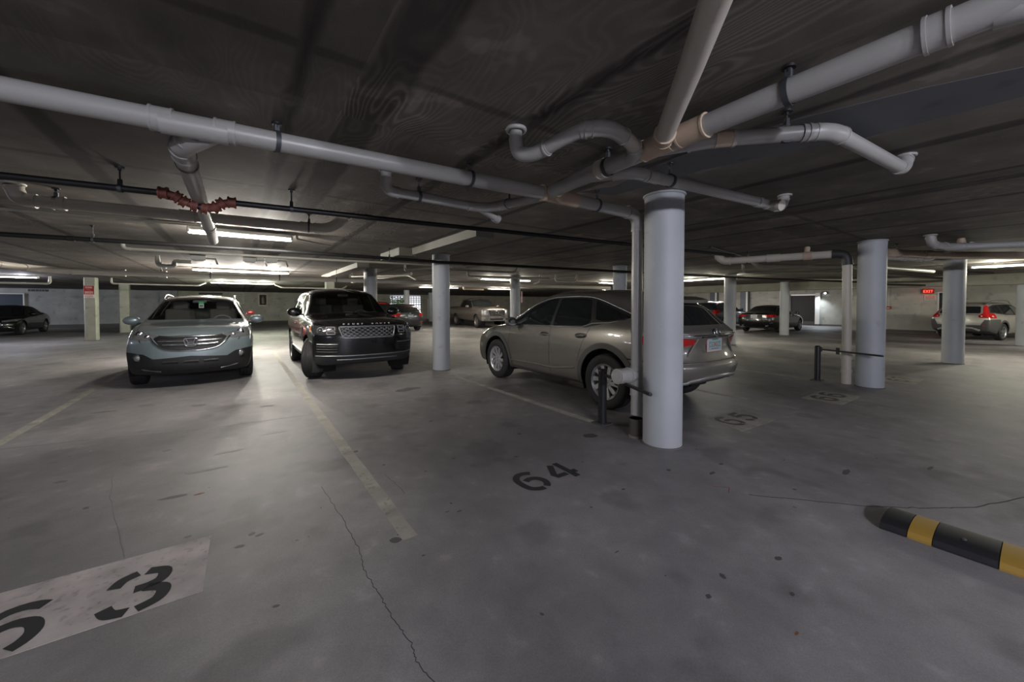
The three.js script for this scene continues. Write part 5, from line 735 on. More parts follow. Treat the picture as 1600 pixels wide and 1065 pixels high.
    for (let i = 0; i < 4; i++) C.bar('vent_blade', [[s * 0.56, 0.555 + i * 0.047], [s * 0.7, 0.557 + i * 0.047], [s * 0.88, 0.565 + i * 0.047]], 0.011, i === 3 ? satin : trimBlack, 1, 0.008, 1);
    for (let i = 0; i < 3; i++) part(g, 'fender_vent', rbox(0.012, 0.2, 0.04, 0.004, s * (C.sideX(1.06, 0.85) + 0.002), 0.88, 1.1 - i * 0.05), i === 1 ? satin : trimBlack);
  }
  C.bar('bumper_trim', [...Array(21)].map((_, i) => [-0.9 + i * 0.09, 0.475 + 0.012 * Math.abs(-1 + i / 10) ** 2]), 0.011, satin, 1, 0.008);
  C.bar('skid_trim', [...Array(15)].map((_, i) => [-0.56 + i * 0.08, 0.405]), 0.014, satin, 1, 0.008);
  C.sideBar('sill_trim', [[-0.8, 0.47], [0.9, 0.45]], 0.014, satin); C.sideBar('door_handle', [[0.0, 1.02], [-0.16, 1.02]], 0.012, body, 0.012); C.sideBar('waist_trim', [[0.8, 1.19], [-0.5, 1.2], [-2.1, 1.225]], 0.007, satin, 0.004);
  C.mirrors(1.06, 1.28, 0.62, body, 1.15);
  part(g, 'rear_view_mirror', rbox(0.24, 0.07, 0.03, 0.014, 0, 1.66, 0.2), trimBlack);
  for (const s of [-1, 1]) part(g, 'wiper', sweep([V(s * 0.05 + 0.1, 1.262, 0.99), V(s * 0.35 + 0.25, 1.28, 0.95)], 0.008, 6), trimBlack);
}
// ---------- taupe crossover seen from behind ----------
{
  const S = { L: 4.89, R: 0.378, tw: 0.235, rim: 0.24, spokes: 10, style: 'swirl', rimMat: P([0.5, 0.5, 0.51], 0.35, { metalness: 0.6 }), fa: 1.41, rRear: -1.38, cowl: 1.2, archGap: 0.07, tumble: 0.03,
    yb: [[-2.44, 0.46], [-2.0, 0.36], [-1.4, 0.26], [1.6, 0.25], [2.44, 0.26]], wm: [[-2.44, 0.9], [-1.3, 0.948], [0, 0.93], [1.3, 0.945], [2.44, 0.88]], ym: [[-2.4, 0.7], [0, 0.62], [2.4, 0.6]],
    ys: [[2.44, 0.84], [2.1, 0.93], [1.2, 1.03], [0.9, 1.05], [-0.8, 1.1], [-1.6, 1.14], [-2.2, 1.12], [-2.44, 1.08]], ws: [[2.44, 0.7], [1.4, 0.86], [0, 0.875], [-1.4, 0.885], [-2.2, 0.85], [-2.44, 0.8]],
    yr: [[2.44, 0.87], [2.1, 0.965], [1.2, 1.08], [0.8, 1.3], [0.35, 1.53], [-0.1, 1.61], [-1.0, 1.59], [-1.6, 1.49], [-1.95, 1.4], [-2.2, 1.22], [-2.4, 1.1]], wr: [[2.44, 0.55], [1.2, 0.76], [0.35, 0.62], [-1, 0.62], [-1.9, 0.6], [-2.2, 0.66], [-2.44, 0.7]],
    yt: [[2.44, 0.92], [2.1, 1.02], [1.2, 1.12], [0.8, 1.36], [0.35, 1.59], [-0.1, 1.68], [-0.8, 1.675], [-1.6, 1.57], [-1.95, 1.48], [-2.2, 1.3], [-2.4, 1.13]],
    nose: [[0.2, -0.1], [0.5, 0], [0.8, -0.03], [1, -0.14]], tail: [[0.3, -0.14], [0.5, -0.02], [0.66, 0.02], [0.72, -0.02], [0.9, -0.07], [1.06, -0.03], [1.12, -0.05]], kF: 0.34, kR: 0.3, pR: 3, round: 0.07,
    glass: glassTint, frontGlass: glassTint,
    windshield: [[0.74, 1.13], [0.75, 1.145], [0.6, 1.535], [0, 1.6]],
    sideGlass: [[[0.98, 1.075], [0.42, 1.42], [0.05, 1.515], [-0.17, 1.53], [-0.17, 1.10]], [[-0.24, 1.10], [-0.24, 1.53], [-0.75, 1.53], [-0.92, 1.5], [-1.06, 1.2], [-0.98, 1.125]], [[-1.02, 1.49], [-1.14, 1.22], [-1.3, 1.2], [-1.72, 1.26]]],
    dlo: [[1.08, 1.055], [0.44, 1.45], [0.05, 1.55], [-0.3, 1.565], [-0.8, 1.56], [-1.05, 1.52], [-1.85, 1.265], [-1.3, 1.165], [-1.0, 1.1]],
    rearGlass: [[0.7, 1.17], [0.72, 1.19], [0.56, 1.44], [0, 1.475]] };
  const body = paint([0.19, 0.178, 0.155], 0.5, 0.38), C = makeCar(S, 'crossover_suv', 'taupe crossover SUV seen from behind at an angle, partly hidden by the big round column', 'car', [5.0, 0, -4.9], Math.PI - 0.02), g = C.g;
  C.interior(seatDark, 0.7, -0.05, -0.98, 0.2);
  const clad = M([0.075, 0.073, 0.068], 0.6);
  C.panel('arch_trim', clad, 'side', [...arc(1.41, 0.38, 0.53, -0.25, Math.PI + 0.25), [0.9, 0.1], [1.92, 0.1]], { off: 0.007, filter: (n, c) => Math.abs(n[0]) > 0.25 && Math.abs(c[0]) > 0.6 });
  C.panel('arch_trim', clad, 'side', [...arc(-1.38, 0.38, 0.53, -0.25, Math.PI + 0.25), [-1.89, 0.1], [-0.87, 0.1]], { off: 0.007, filter: (n, c) => Math.abs(n[0]) > 0.25 && Math.abs(c[0]) > 0.6 });
  C.panel('sill', clad, 'side', [[-0.9, 0.1], [0.92, 0.1], [0.92, 0.33], [-0.9, 0.3]], { off: 0.004 });
  C.panel('tail_lamp', redLamp, 'back', [[0.34, 0.985], [0.44, 0.93], [0.7, 0.905], [0.99, 0.95], [0.99, 1.03], [0.8, 1.04], [0.6, 1.02]], { sym: true, off: 0.006, filter: (n, c) => n[2] < 0.25 && c[2] < -1.95 });
  C.panel('lamp_lens', P([0.5, 0.5, 0.51], 0.1, { metalness: 0.4, clearcoat: 1 }), 'back', [[0.4, 1.03], [0.6, 1.022], [0.8, 1.042], [0.96, 1.035], [0.9, 1.075], [0.6, 1.085]], { sym: true, off: 0.004, filter: (n, c) => n[2] < 0.1 && c[2] < -1.95 });
  C.panel('lower_valance', clad, 'back', [[-1, 0.1], [1, 0.1], [1, 0.44], [0.62, 0.5], [-0.62, 0.5], [-1, 0.44]], { off: 0.005, filter: n => n[2] < -0.05 });
  C.gap('back', [[-0.96, 0.735], [-0.5, 0.715], [0.5, 0.715], [0.96, 0.735]], 0.014, n => n[2] < -0.02); C.gap('back', [[0.94, 0.74], [0.74, 0.9]], 0.008); C.gap('back', [[-0.94, 0.74], [-0.74, 0.9]], 0.008);
  C.panel('tailgate', body, 'back', [[-0.93, 0.745], [-0.5, 0.725], [0.5, 0.725], [0.93, 0.745], [0.73, 0.9], [0.73, 1.13], [-0.73, 1.13], [-0.73, 0.9]], { filter: n => n[2] < -0.3 });
  C.panel('rear_bumper', body, 'back', [[-1, 0.44], [1, 0.44], [1, 0.74], [0.5, 0.708], [-0.5, 0.708], [-1, 0.74]], { off: 0.008, filter: n => n[2] < -0.25 });
  C.gap('side', [[1.0, 0.34], [0.95, 0.9], [0.99, 1.05]], 0.008); C.gap('side', [[-0.2, 0.3], [-0.2, 1.1]], 0.008); C.gap('side', [[-0.86, 0.6], [-0.95, 0.86], [-1.08, 1.1]], 0.008);
  C.panel('front_door', body, 'side', [[0.995, 0.34], [0.945, 0.9], [0.985, 1.06], [-0.195, 1.11], [-0.195, 0.31]]); C.panel('rear_door', body, 'side', [[-0.205, 0.31], [-0.205, 1.11], [-1.07, 1.11], [-0.945, 0.86], [-0.855, 0.6], [-0.85, 0.31]]);
  C.panel('headlight', lampGlass, 'front', [[0.5, 0.9], [0.55, 0.82], [0.9, 0.8], [0.95, 0.95]], { sym: true, off: 0.003, filter: (n, c) => n[2] > 0.05 && c[2] > 1.6 }); C.panel('grille', trimBlack, 'front', [[-0.4, 0.88], [0.4, 0.88], [0.3, 0.66], [0.5, 0.3], [-0.5, 0.3], [-0.3, 0.66]], { off: 0.003 });
  C.panel('fuel_door', body, 'side', roundPoly([[-1.62, 0.99], [-1.86, 0.99], [-1.88, 0.93], [-1.64, 0.92]], 0.02), { off: 0.005, filter: (n, c) => n[0] > 0.3 });
  C.finish(body);
  C.sideBar('window_chrome', smoothPts([V(1.05, 1.07, 0), V(0.7, 1.3, 0), V(0.4, 1.445, 0), V(0.05, 1.535, 0), V(-0.3, 1.556, 0), V(-0.8, 1.552, 0), V(-1.05, 1.515, 0), V(-1.4, 1.41, 0), V(-1.8, 1.28, 0)], 40).map(p => [p.x, p.y]), 0.008, satin, 0.006); C.sideBar('window_chrome', [[1.0, 1.065], [0, 1.085], [-0.9, 1.105], [-1.1, 1.165], [-1.4, 1.185], [-1.8, 1.26]], 0.006, satin, 0.005);
  C.sideBar('sill_crease', [[0.9, 0.42], [0.3, 0.43], [-0.3, 0.43], [-0.8, 0.5]], 0.022, body, -0.008); C.sideBar('door_handle', [[0.03, 0.94], [-0.05, 0.95], [-0.17, 0.945]], 0.013, body, 0.012); C.sideBar('door_handle', [[-0.83, 0.97], [-0.93, 0.98], [-1.0, 0.975]], 0.013, body, 0.012);
  for (const s of [1, -1]) for (const z of [-0.07, -0.92]) part(g, 'handle_recess', new THREE.SphereGeometry(1, 20, 12).scale(0.012, 0.045, 0.13).translate(s * (C.sideX(z, 0.95) - 0.006), z > -0.5 ? 0.945 : 0.975, z), trimBlack);
  { // spoiler over the rear window
    const s = new THREE.Shape(); s.moveTo(-0.6, 0); s.lineTo(0.6, 0); s.quadraticCurveTo(0.62, 0.14, 0.56, 0.2); s.quadraticCurveTo(0, 0.27, -0.56, 0.2); s.quadraticCurveTo(-0.62, 0.14, -0.6, 0); const e = new THREE.ExtrudeGeometry(s, { depth: 0.03, bevelEnabled: true, bevelSize: 0.012, bevelThickness: 0.01, bevelSegments: 2 }).rotateX(-Math.PI / 2 - 0.24).translate(0, 1.515, -1.78); part(g, 'spoiler', e, body); part(g, 'brake_light', rbox(0.3, 0.018, 0.02, 0.005, 0, 1.475, -1.985), redLamp);
  }
  C.plate(0, 0.93, -1, plateA, 0.31, 0.16, M([0.62, 0.4, 0.42], 0.5));
  { const z = C.surf(0, 1.065, -1) - 0.012, e = new THREE.Group(); e.name = 'emblem'; e.position.set(0, 1.075, z); e.rotation.set(0.2, Math.PI, 0); g.add(e); part(e, 'ring', new THREE.TorusGeometry(0.06, 0.007, 8, 32).scale(1.15, 0.85, 1), chrome); part(e, 'disc', new THREE.CircleGeometry(0.056, 24).scale(1.15, 0.85, 1), trimBlack); part(e, 'letter', sweep([V(-0.012, 0.046, 0.006), V(-0.03, -0.012, 0.006), V(0.03, -0.018, 0.006), V(0.052, -0.018, 0.006)], 0.006, 6), chrome); }
  C.bar('tailgate_crease', [...Array(19)].map((_, i) => [-0.72 + i * 0.08, 1.045]), 0.012, chrome, -1, 0.004); C.bar('plate_lip', [[-0.3, 1.03], [0.3, 1.03]], 0.018, trimBlack, -1, -0.004);
  for (const s of [1, -1]) { C.bar('tailgate_fold', [[s * 0.36, 1.0], [s * 0.52, 0.8]], 0.014, body, -1, -0.003); C.bar('exhaust_finisher', [[s * 0.52, 0.47], [s * 0.62, 0.465], [s * 0.76, 0.475]], 0.026, satin, -1, 0.004, 1.3); C.bar('reflector', [[s * 0.72, 0.6], [s * 0.86, 0.615]], 0.012, redLamp, -1, 0.004); }
  C.bar('skid_plate', [[-0.6, 0.44], [-0.5, 0.5], [-0.2, 0.53], [0, 0.533], [0.2, 0.53], [0.5, 0.5], [0.6, 0.44]], 0.026, P([0.3, 0.29, 0.27], 0.35, { metalness: 0.6 }), -1, 0.012, 0.8);
  C.bar('bumper_lip', [...Array(15)].map((_, i) => [-0.84 + i * 0.12, 0.712]), 0.012, body, -1, 0.006);
  C.mirrors(1.04, 1.13, 0.72, body); part(g, 'roof_antenna', new THREE.ConeGeometry(0.04, 0.09, 12).scale(0.6, 1, 1.6).translate(0, 1.67, -1.2), body);
}
// ---------- cars farther back ----------
function plainCar(S, name, label, cat, pos, turn, body, o) {
  S = { glass: glassTint, ...S }; const C = makeCar(S, name, label, cat, pos, turn), g = C.g;
  if (o.head) C.panel('headlight', o.headMat || lampGlass, 'front', o.head, { sym: true, off: 0.003, filter: (n, c) => n[2] > 0.03 && c[2] > 1.2 });
  if (o.grille) C.panel('grille', o.grilleMat || trimBlack, 'front', o.grille, { off: 0.003, filter: n => n[2] > 0.1 });
  if (o.tail) C.panel('tail_lamp', redLamp, 'back', o.tail, { sym: true, off: 0.004, filter: (n, c) => n[2] < (o.tailSide ?? 0.15) && c[2] < -S.L / 2 + 0.55 });
  for (const [nm, m, pr, poly, sym, f] of o.panels || []) C.panel(nm, m, pr, poly, { sym, off: 0.004, filter: f });
  for (const q of o.seams || []) C.gap('side', q, 0.01);
  for (const [nm, poly] of o.doors || []) C.panel(nm, body, 'side', poly);
  C.finish(body);
  if (o.mirror) C.mirrors(...o.mirror, body); if (o.handles) for (const z of o.handles) C.sideBar('door_handle', [[z, o.hy || 0.95], [z - 0.15, (o.hy || 0.95) + 0.005]], 0.013, o.handleMat || body, 0.012);
  return C;
}
const sedanSpec = (k = {}) => ({ L: 4.86, R: 0.335, tw: 0.225, rim: 0.235, spokes: 5, style: 'split', fa: 1.45, rRear: -1.37, cowl: 1.0, stations: 60,
  yb: [[-2.4, 0.3], [-1.8, 0.2], [1.8, 0.18], [2.4, 0.2]], wm: [[-2.4, 0.86], [-1.3, 0.925], [1.3, 0.925], [2.4, 0.86]], ym: [[0, 0.58]],
  ys: [[2.4, 0.66], [1.9, 0.8], [1, 0.9], [0, 0.93], [-1.6, 0.99], [-2.4, 0.96]], ws: [[2.4, 0.74], [1.3, 0.84], [0, 0.85], [-1.5, 0.84], [-2.4, 0.76]],
  yr: [[2.4, 0.69], [1.9, 0.83], [0.95, 0.96], [0.15, 1.34], [-0.3, 1.39], [-0.9, 1.36], [-1.75, 1.04], [-2.1, 1.01], [-2.4, 0.99]], wr: [[2.4, 0.6], [0.95, 0.72], [0.15, 0.56], [-0.9, 0.55], [-1.75, 0.66], [-2.4, 0.66]],
  yt: [[2.4, 0.74], [1.9, 0.87], [0.95, 0.99], [0.15, 1.39], [-0.3, 1.45], [-0.9, 1.41], [-1.75, 1.08], [-2.1, 1.05], [-2.4, 1.02]],
  nose: [[0.2, -0.1], [0.5, 0], [0.75, -0.08]], tail: [[0.3, -0.1], [0.6, 0], [1, -0.04]], kF: 0.45, kR: 0.25, windshield: [[0.7, 1.0], [0.71, 1.01], [0.545, 1.345], [0, 1.4]], rearGlass: [[0.62, 1.08], [0.52, 1.32]],
  sideGlass: [[[0.72, 0.965], [0.1, 1.29], [-0.25, 1.32], [-0.25, 0.98]], [[-0.33, 0.985], [-0.33, 1.325], [-0.9, 1.29], [-1.45, 1.06], [-1.35, 1.03]]], dlo: [[0.82, 0.95], [0.1, 1.325], [-0.3, 1.355], [-0.95, 1.325], [-1.6, 1.05], [-1.4, 1.005]], ...k });
const sedanDoors = { seams: [[[0.85, 0.3], [0.83, 0.93]], [[-0.29, 0.3], [-0.29, 0.97]], [[-0.95, 0.55], [-1.1, 0.98]]], doors: [['front_door', [[0.845, 0.3], [0.825, 0.94], [-0.285, 0.97], [-0.285, 0.3]]], ['rear_door', [[-0.295, 0.3], [-0.295, 0.97], [-1.09, 0.99], [-0.94, 0.55], [-0.9, 0.3]]]], hy: 0.86, handles: [-0.08, -0.85], mirror: [0.98, 1.0, 0.62] };
const blackPaintCar = paint([0.007, 0.007, 0.008], 0.3, 0.25);
{ const C = plainCar(sedanSpec(), 'sedan', 'black sedan facing forward at the left edge, in front of the dark blue door', 'car', [-9.45, 0, -30.1], 0.02, blackPaintCar, { ...sedanDoors, head: [[0.48, 0.72], [0.5, 0.66], [0.86, 0.68], [0.9, 0.78], [0.8, 0.78]], grille: [[-0.4, 0.72], [0.4, 0.72], [0.3, 0.5], [-0.3, 0.5]] }); C.bar('grille_bar', [[-0.38, 0.62], [0, 0.6], [0.38, 0.62]], 0.025, chrome); C.bar('grille_bar', [[-0.4, 0.7], [0, 0.69], [0.4, 0.7]], 0.02, chrome); C.bar('bumper_trim', [[-0.8, 0.34], [-0.65, 0.42], [-0.3, 0.43], [0, 0.43], [0.3, 0.43], [0.65, 0.42], [0.8, 0.34]], 0.018, chrome); for (const s of [-1, 1]) for (let i = 0; i < 4; i++) { const x = s * (0.55 + i * 0.075), z = C.surf(x, 0.705, 1); part(C.g, 'lamp_unit', new THREE.SphereGeometry(0.024, 10, 8).translate(x, 0.705, z), chrome); } }
{ const C = plainCar(sedanSpec({ L: 4.88 }), 'sedan', 'black sedan seen from behind at the right, partly behind a thin round column', 'car', [24.5, 0, -9.2], Math.PI / 2 + 0.03, blackPaintCar, { ...sedanDoors, tail: [[0.36, 0.93], [0.38, 0.86], [0.75, 0.8], [0.92, 0.86], [0.92, 0.95], [0.7, 0.95]], tailSide: 0.3, head: [[0.5, 0.72], [0.5, 0.66], [0.86, 0.68], [0.9, 0.78]] }); C.plate(0, 0.84, -1, plateW); C.bar('trunk_trim', [[-0.36, 0.93], [0, 0.935], [0.36, 0.93]], 0.012, chrome, -1); for (const s of [-1, 1]) { C.bar('exhaust_tip', [[s * 0.5, 0.36], [s * 0.62, 0.36]], 0.035, chrome, -1, 0.01); C.bar('bumper_reflector', [[s * 0.68, 0.5], [s * 0.82, 0.53]], 0.014, chrome, -1); } part(C.g, 'emblem', new THREE.TorusGeometry(0.05, 0.008, 6, 20).translate(0, 0.965, C.surf(0, 0.96, -1) - 0.01), chrome); C.sideBar('window_chrome', [[0.8, 0.96], [0.1, 1.335], [-0.3, 1.365], [-0.95, 1.335], [-1.58, 1.06]], 0.008, satin); }
const suvSpec = (k = {}) => ({ L: 4.6, R: 0.36, tw: 0.225, rim: 0.23, spokes: 5, style: 'split', fa: 1.35, rRear: -1.3, cowl: 1.1, stations: 60,
  yb: [[-2.3, 0.36], [-1.7, 0.25], [1.7, 0.24], [2.3, 0.26]], wm: [[-2.3, 0.88], [-1.3, 0.92], [1.3, 0.92], [2.3, 0.88]], ym: [[0, 0.68]],
  ys: [[2.3, 0.88], [1.9, 0.98], [1.05, 1.08], [0, 1.1], [-2.3, 1.14]], ws: [[2.3, 0.78], [1.3, 0.85], [0, 0.86], [-2, 0.82], [-2.3, 0.78]],
  yr: [[2.3, 0.91], [1.9, 1.01], [1.0, 1.12], [0.2, 1.56], [-0.3, 1.62], [-1.6, 1.6], [-2.0, 1.52], [-2.3, 1.2]], wr: [[2.3, 0.66], [1, 0.74], [0.2, 0.6], [-1.6, 0.6], [-2.3, 0.62]],
  yt: [[2.3, 0.96], [1.9, 1.06], [1.0, 1.16], [0.2, 1.62], [-0.3, 1.69], [-1.6, 1.67], [-2.0, 1.58], [-2.3, 1.25]], nose: [[0.3, -0.1], [0.6, 0], [1, -0.12]], tail: [[0.3, -0.06], [0.7, 0], [1.2, -0.06]],
  windshield: [[0.72, 1.17], [0.73, 1.18], [0.59, 1.57], [0, 1.63]], rearGlass: [[0.62, 1.2], [0.56, 1.5]], sideGlass: [[[0.72, 1.14], [0.18, 1.5], [-0.2, 1.53], [-0.2, 1.14]], [[-0.28, 1.14], [-0.28, 1.535], [-1.15, 1.52], [-1.2, 1.16]], [[-1.3, 1.17], [-1.26, 1.51], [-1.75, 1.46], [-1.95, 1.22]]], dlo: [[0.84, 1.12], [0.2, 1.54], [-0.3, 1.57], [-1.5, 1.555], [-1.82, 1.49], [-2.05, 1.2], [-1, 1.12]], ...k });
const suvDoors = { seams: [[[0.86, 0.34], [0.85, 1.1]], [[-0.24, 0.34], [-0.24, 1.12]], [[-0.95, 0.6], [-1.15, 1.13]]], doors: [['front_door', [[0.855, 0.34], [0.845, 1.1], [-0.235, 1.12], [-0.235, 0.34]]], ['rear_door', [[-0.245, 0.34], [-0.245, 1.12], [-1.14, 1.13], [-0.94, 0.6], [-0.88, 0.34]]]], hy: 0.98, handles: [-0.03, -0.9], mirror: [1.0, 1.16, 0.62] };
{ const C = plainCar(suvSpec(), 'suv', 'red SUV mostly hidden behind the grey-blue car, only a mirror and fender showing', 'car', [-0.68, 0, -17.8], 0, paint([0.13, 0.008, 0.01], 0.4), { ...suvDoors, head: [[0.5, 0.95], [0.55, 0.84], [0.9, 0.86], [0.92, 0.98]], grille: [[-0.45, 0.92], [0.45, 0.92], [0.35, 0.65], [-0.35, 0.65]] }); C.bar('grille_bar', [[-0.4, 0.8], [0.4, 0.8]], 0.02, chrome); }
{ const C = plainCar(suvSpec(), 'suv', 'red-roofed SUV half hidden behind the black car, in front of the gate', 'car', [7.5, 0, -27.4], Math.PI, paint([0.3, 0.015, 0.018], 0.4), { ...suvDoors, tail: [[0.66, 1.15], [0.66, 0.9], [0.9, 0.9], [0.9, 1.15]] }); C.plate(0, 0.85, -1, plateW); C.bar('brake_light', [[-0.3, 1.56], [0, 1.565], [0.3, 1.56]], 0.02, redLamp, -1); }
{ const C = plainCar(suvSpec({ L: 4.7 }), 'suv', 'dark blue SUV behind the slim round column, left of the black sedan', 'car', [25.6, 0, -12.6], Math.PI / 2, paint([0.012, 0.022, 0.032], 0.4), { ...suvDoors, tail: [[0.66, 1.15], [0.66, 0.9], [0.9, 0.9], [0.9, 1.15]] }); C.plate(0, 0.85, -1, plateW); C.sideBar('window_chrome', [[0.82, 1.13], [0.2, 1.55], [-0.3, 1.58], [-1.5, 1.565], [-1.9, 1.45]], 0.01, satin); }
{ // dark hatchback
  const C = plainCar(suvSpec({ L: 4.05, R: 0.315, fa: 1.26, rRear: -1.26, cowl: 1.0,
    wm: [[-2.02, 0.82], [-1.2, 0.87], [1.2, 0.87], [2.02, 0.82]], ys: [[2.02, 0.78], [1.6, 0.88], [0.9, 0.95], [-2.02, 1.02]], ws: [[2.02, 0.7], [0, 0.81], [-2.02, 0.72]],
    yr: [[2.02, 0.81], [1.6, 0.91], [0.95, 0.99], [0.1, 1.4], [-0.4, 1.45], [-1.3, 1.42], [-1.75, 1.34], [-2.02, 1.06]], wr: [[2.02, 0.6], [0.95, 0.68], [0.1, 0.55], [-1.3, 0.54], [-2.02, 0.6]], yt: [[2.02, 0.86], [1.6, 0.96], [0.95, 1.03], [0.1, 1.45], [-0.4, 1.51], [-1.3, 1.49], [-1.75, 1.41], [-2.02, 1.12]],
    windshield: [[0.66, 1.04], [0.54, 1.41], [0, 1.46]], rearGlass: [[0.6, 1.1], [0.5, 1.34]], sideGlass: [[[0.65, 1.0], [0.08, 1.35], [-0.2, 1.38], [-0.2, 1.02]], [[-0.28, 1.02], [-0.28, 1.385], [-1.0, 1.36], [-1.25, 1.08]]], dlo: [[0.75, 0.98], [0.08, 1.39], [-0.3, 1.42], [-1.1, 1.395], [-1.6, 1.14], [-1, 1.0]] }),
  'hatchback', 'dark blue-black hatchback seen from behind with a pale licence plate, right of the black SUV', 'car', [7.45, 0, -22.3], Math.PI + 0.06, paint([0.012, 0.016, 0.022], 0.4), { ...suvDoors, seams: [], doors: [], mirror: [0.92, 1.06, 0.6], hy: 0.88, tail: [[0.52, 0.98], [0.52, 0.84], [0.84, 0.82], [0.84, 0.98]], panels: [['lamp_lens', lampGlass, 'back', [[0.54, 1.06], [0.54, 0.985], [0.82, 0.985], [0.82, 1.06]], true, (n, c) => n[2] < 0.1 && c[2] < -1.6]] });
  C.plate(-0.02, 0.84, -1, plateTex('#aab8bc', '#41525c')); C.bar('brake_light', [[-0.2, 1.41], [0.2, 1.41]], 0.014, redLamp, -1); part(C.g, 'emblem', rbox(0.1, 0.035, 0.012, 0.005, 0, 0.99, C.surf(0, 0.99, -1) - 0.008), chrome); C.bar('bumper_reflector', [[0.6, 0.5], [0.76, 0.52]], 0.02, redLamp, -1); C.bar('bumper_reflector', [[-0.6, 0.5], [-0.76, 0.52]], 0.02, redLamp, -1);
  C.bar('plate_light', [[-0.1, 0.7], [0.1, 0.7]], 0.018, chrome, -1);
}
{ // pickup
  const S = { L: 5.8, R: 0.41, tw: 0.27, rim: 0.25, spokes: 6, style: 'swirl', fa: 1.92, rRear: -1.63, cowl: 1.3, stations: 110, soft: 1, rimMat: P([0.45, 0.43, 0.4], 0.3, { metalness: 0.8 }),
    yb: [[-2.9, 0.5], [2.3, 0.42], [2.9, 0.42]], wm: [[-2.9, 0.97], [0, 1.0], [2.2, 1.0], [2.9, 0.95]], ym: [[0, 0.85]], ys: [[2.9, 1.12], [2.4, 1.2], [1.2, 1.25], [-0.8, 1.28], [-2.9, 1.3]], ws: [[2.9, 0.9], [1, 0.93], [-2.9, 0.93]],
    yr: [[2.9, 1.15], [2.4, 1.23], [1.25, 1.29], [0.5, 1.76], [0.1, 1.84], [-0.75, 1.83], [-0.98, 1.72], [-1.12, 1.33], [-2.9, 1.33]], wr: [[2.9, 0.8], [1.25, 0.82], [0.5, 0.68], [-0.9, 0.68], [-1.12, 0.85], [-2.9, 0.85]], yt: [[2.9, 1.2], [2.4, 1.29], [1.25, 1.33], [0.5, 1.84], [0.1, 1.93], [-0.75, 1.91], [-0.98, 1.78], [-1.12, 1.345], [-2.9, 1.345]],
    nose: [[0.4, -0.05], [0.7, 0.02], [1.1, 0], [1.25, -0.08]], kF: 0.24, kR: 0.05, windshield: [[0.8, 1.34], [0.81, 1.35], [0.67, 1.78], [0, 1.85]], rearGlass: [[0.6, 1.4], [0.56, 1.72]],
    sideGlass: [[[1.0, 1.31], [0.5, 1.7], [0.15, 1.76], [0.08, 1.3]], [[0.0, 1.3], [0.05, 1.765], [-0.7, 1.75], [-0.78, 1.31]]], dlo: [[1.08, 1.29], [0.5, 1.735], [0.1, 1.79], [-0.75, 1.775], [-0.85, 1.29]] };
  const C = plainCar(S, 'pickup_truck', 'bronze-grey pickup truck with a large chrome grille, far back behind the taupe car', 'car', [13.4, 0, -23.05], -0.1, paint([0.17, 0.14, 0.125], 0.5), { head: [[0.62, 1.13], [0.6, 0.86], [0.94, 0.9], [0.97, 1.14]], grille: [[-0.56, 1.14], [0.56, 1.14], [0.5, 0.78], [-0.5, 0.78]], grilleMat: trimBlack, seams: [[[1.1, 0.5], [1.1, 1.28]], [[0.04, 0.5], [0.04, 1.28]], [[-0.92, 0.5], [-0.92, 1.28]]], doors: [['front_door', [[1.095, 0.5], [1.095, 1.29], [0.045, 1.29], [0.045, 0.5]]], ['rear_door', [[0.035, 0.5], [0.035, 1.29], [-0.915, 1.29], [-0.915, 0.5]]]], hy: 1.12, handles: [0.25, -0.65], handleMat: chrome, mirror: [1.14, 1.36, 0.85], panels: [['bed_cover', trimBlack, 'top', [[-0.84, -1.2], [0.84, -1.2], [0.84, -2.82], [-0.84, -2.82]], false], ['bumper', chrome, 'front', [[-1, 0.72], [1, 0.72], [1, 0.45], [-1, 0.45]], false]] });
  const g = C.g; C.bar('grille_surround', [[-0.56, 1.13], [-0.5, 0.8], [-0.3, 0.78]], 0.04, chrome, 1, 0.01); C.bar('grille_surround', [[0.56, 1.13], [0.5, 0.8], [0.3, 0.78]], 0.04, chrome, 1, 0.01); for (const y of [1.08, 0.98, 0.88]) C.bar('grille_bar', [[-0.46, y], [0, y], [0.46, y]], 0.022, chrome, 1, 0.006); C.bar('bumper_intake', [[-0.45, 0.56], [0, 0.56], [0.45, 0.56]], 0.05, trimBlack, 1, 0); part(g, 'emblem', new THREE.TorusGeometry(0.1, 0.018, 8, 24).translate(0, 0.98, C.surf(0, 0.98, 1) + 0.03), chrome);
  for (const s of [-1, 1]) C.bar('fog_light', [[s * 0.7, 0.58], [s * 0.8, 0.58]], 0.05, lampGlass, 1, 0); C.sideBar('step_bar', [[1.2, 0.46], [-1.0, 0.46]], 0.04, trimBlack, 0.02);
}
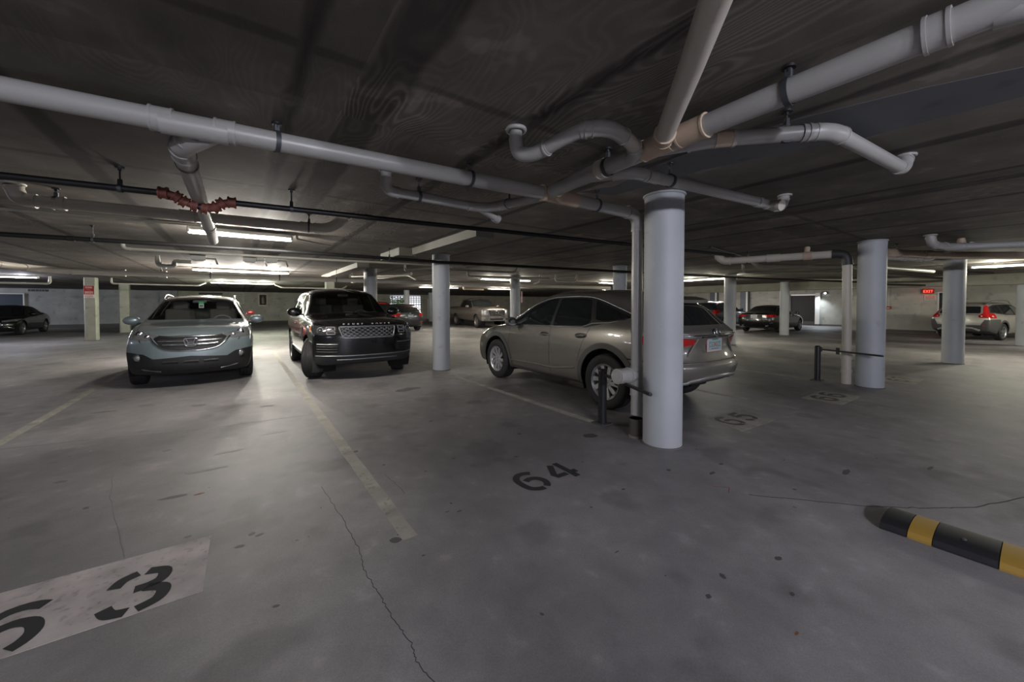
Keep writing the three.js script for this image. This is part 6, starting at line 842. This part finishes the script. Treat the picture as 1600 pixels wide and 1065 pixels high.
{ // wagon
  const S = suvSpec({ L: 4.84, R: 0.34, fa: 1.5, rRear: -1.32, cowl: 1.05, wm: [[-2.42, 0.86], [-1.3, 0.93], [1.3, 0.93], [2.42, 0.86]], ys: [[2.42, 0.8], [1.9, 0.9], [1, 0.98], [-1.5, 1.04], [-2.42, 1.02]], ws: [[2.42, 0.75], [0, 0.86], [-1.6, 0.86], [-2.42, 0.78]],
    yr: [[2.42, 0.83], [1.9, 0.93], [1, 1.03], [0.2, 1.46], [-0.3, 1.51], [-1.7, 1.47], [-2.05, 1.38], [-2.42, 1.06]], wr: [[2.42, 0.66], [1, 0.74], [0.2, 0.6], [-1.7, 0.6], [-2.1, 0.62], [-2.42, 0.7]], yt: [[2.42, 0.88], [1.9, 0.98], [1, 1.07], [0.2, 1.52], [-0.3, 1.58], [-1.7, 1.54], [-2.05, 1.46], [-2.42, 1.1]],
    windshield: [[0.72, 1.08], [0.59, 1.47], [0, 1.53]], rearGlass: [[0.6, 1.1], [0.53, 1.38]], sideGlass: [[[0.72, 1.04], [0.18, 1.4], [-0.2, 1.43], [-0.2, 1.05]], [[-0.28, 1.05], [-0.28, 1.435], [-1.1, 1.42], [-1.2, 1.08]], [[-1.3, 1.09], [-1.22, 1.41], [-1.8, 1.34], [-2.0, 1.14]]], dlo: [[0.84, 1.02], [0.2, 1.44], [-0.3, 1.465], [-1.4, 1.45], [-1.86, 1.37], [-2.1, 1.12], [-1, 1.03]] });
  const grey = M([0.045, 0.046, 0.045], 0.6), C = plainCar(S, 'station_wagon', 'silver station wagon with tall red tail lamps, seen from behind at the right', 'car', [26.75, 0, -1.7], 1.31, paint([0.4, 0.385, 0.35], 0.5), { ...suvDoors, tailSide: 0.5, tail: [[0.55, 1.0], [0.58, 0.93], [0.93, 0.9], [0.95, 1.02], [0.8, 1.1], [0.68, 1.4], [0.57, 1.42], [0.66, 1.1]], panels: [['lower_cladding', grey, 'back', [[-1, 0.1], [1, 0.1], [1, 0.86], [0.72, 0.84], [0.62, 0.62], [-0.62, 0.62], [-0.72, 0.84], [-1, 0.86]], false, (n, c) => n[2] < -0.05 && c[2] < -1.6], ['arch_trim', grey, 'side', [...arc(-1.32, 0.35, 0.47, -0.2, 3.34), [-1.8, 0.1], [-0.84, 0.1]], false, (n, c) => Math.abs(n[0]) > 0.25 && Math.abs(c[0]) > 0.6]], mirror: [1.0, 1.06, 0.62], hy: 0.92, seams: suvDoors.seams.map(q => q.map(([a, b]) => [a, b * 0.93])), doors: suvDoors.doors.map(([n, q]) => [n, q.map(([a, b]) => [a, b * 0.93])]) });
  const g = C.g; C.bar('skid_plate', [[-0.6, 0.4], [-0.4, 0.5], [0, 0.52], [0.4, 0.5], [0.6, 0.4]], 0.05, satin, -1, 0.005); C.plate(0, 0.78, -1, plateTex('#b4b6a8', '#a4a79b'), 0.36, 0.17); for (const s of [-1, 1]) { C.bar('bumper_reflector', [[s * 0.68, 0.6], [s * 0.86, 0.62]], 0.022, redLamp, -1); C.bar('lamp_lens', [[s * 0.62, 0.985], [s * 0.85, 0.97]], 0.03, P([0.6, 0.35, 0.3], 0.15), -1, 0.005); part(g, 'roof_rail', sweep(smoothPts([V(s * 0.6, 1.49, 0.1), V(s * 0.61, 1.59, -0.1), V(s * 0.61, 1.59, -1.5), V(s * 0.6, 1.46, -1.9)], 20), 0.018, 8), satin); }
}
renderer.render(scene, camera);
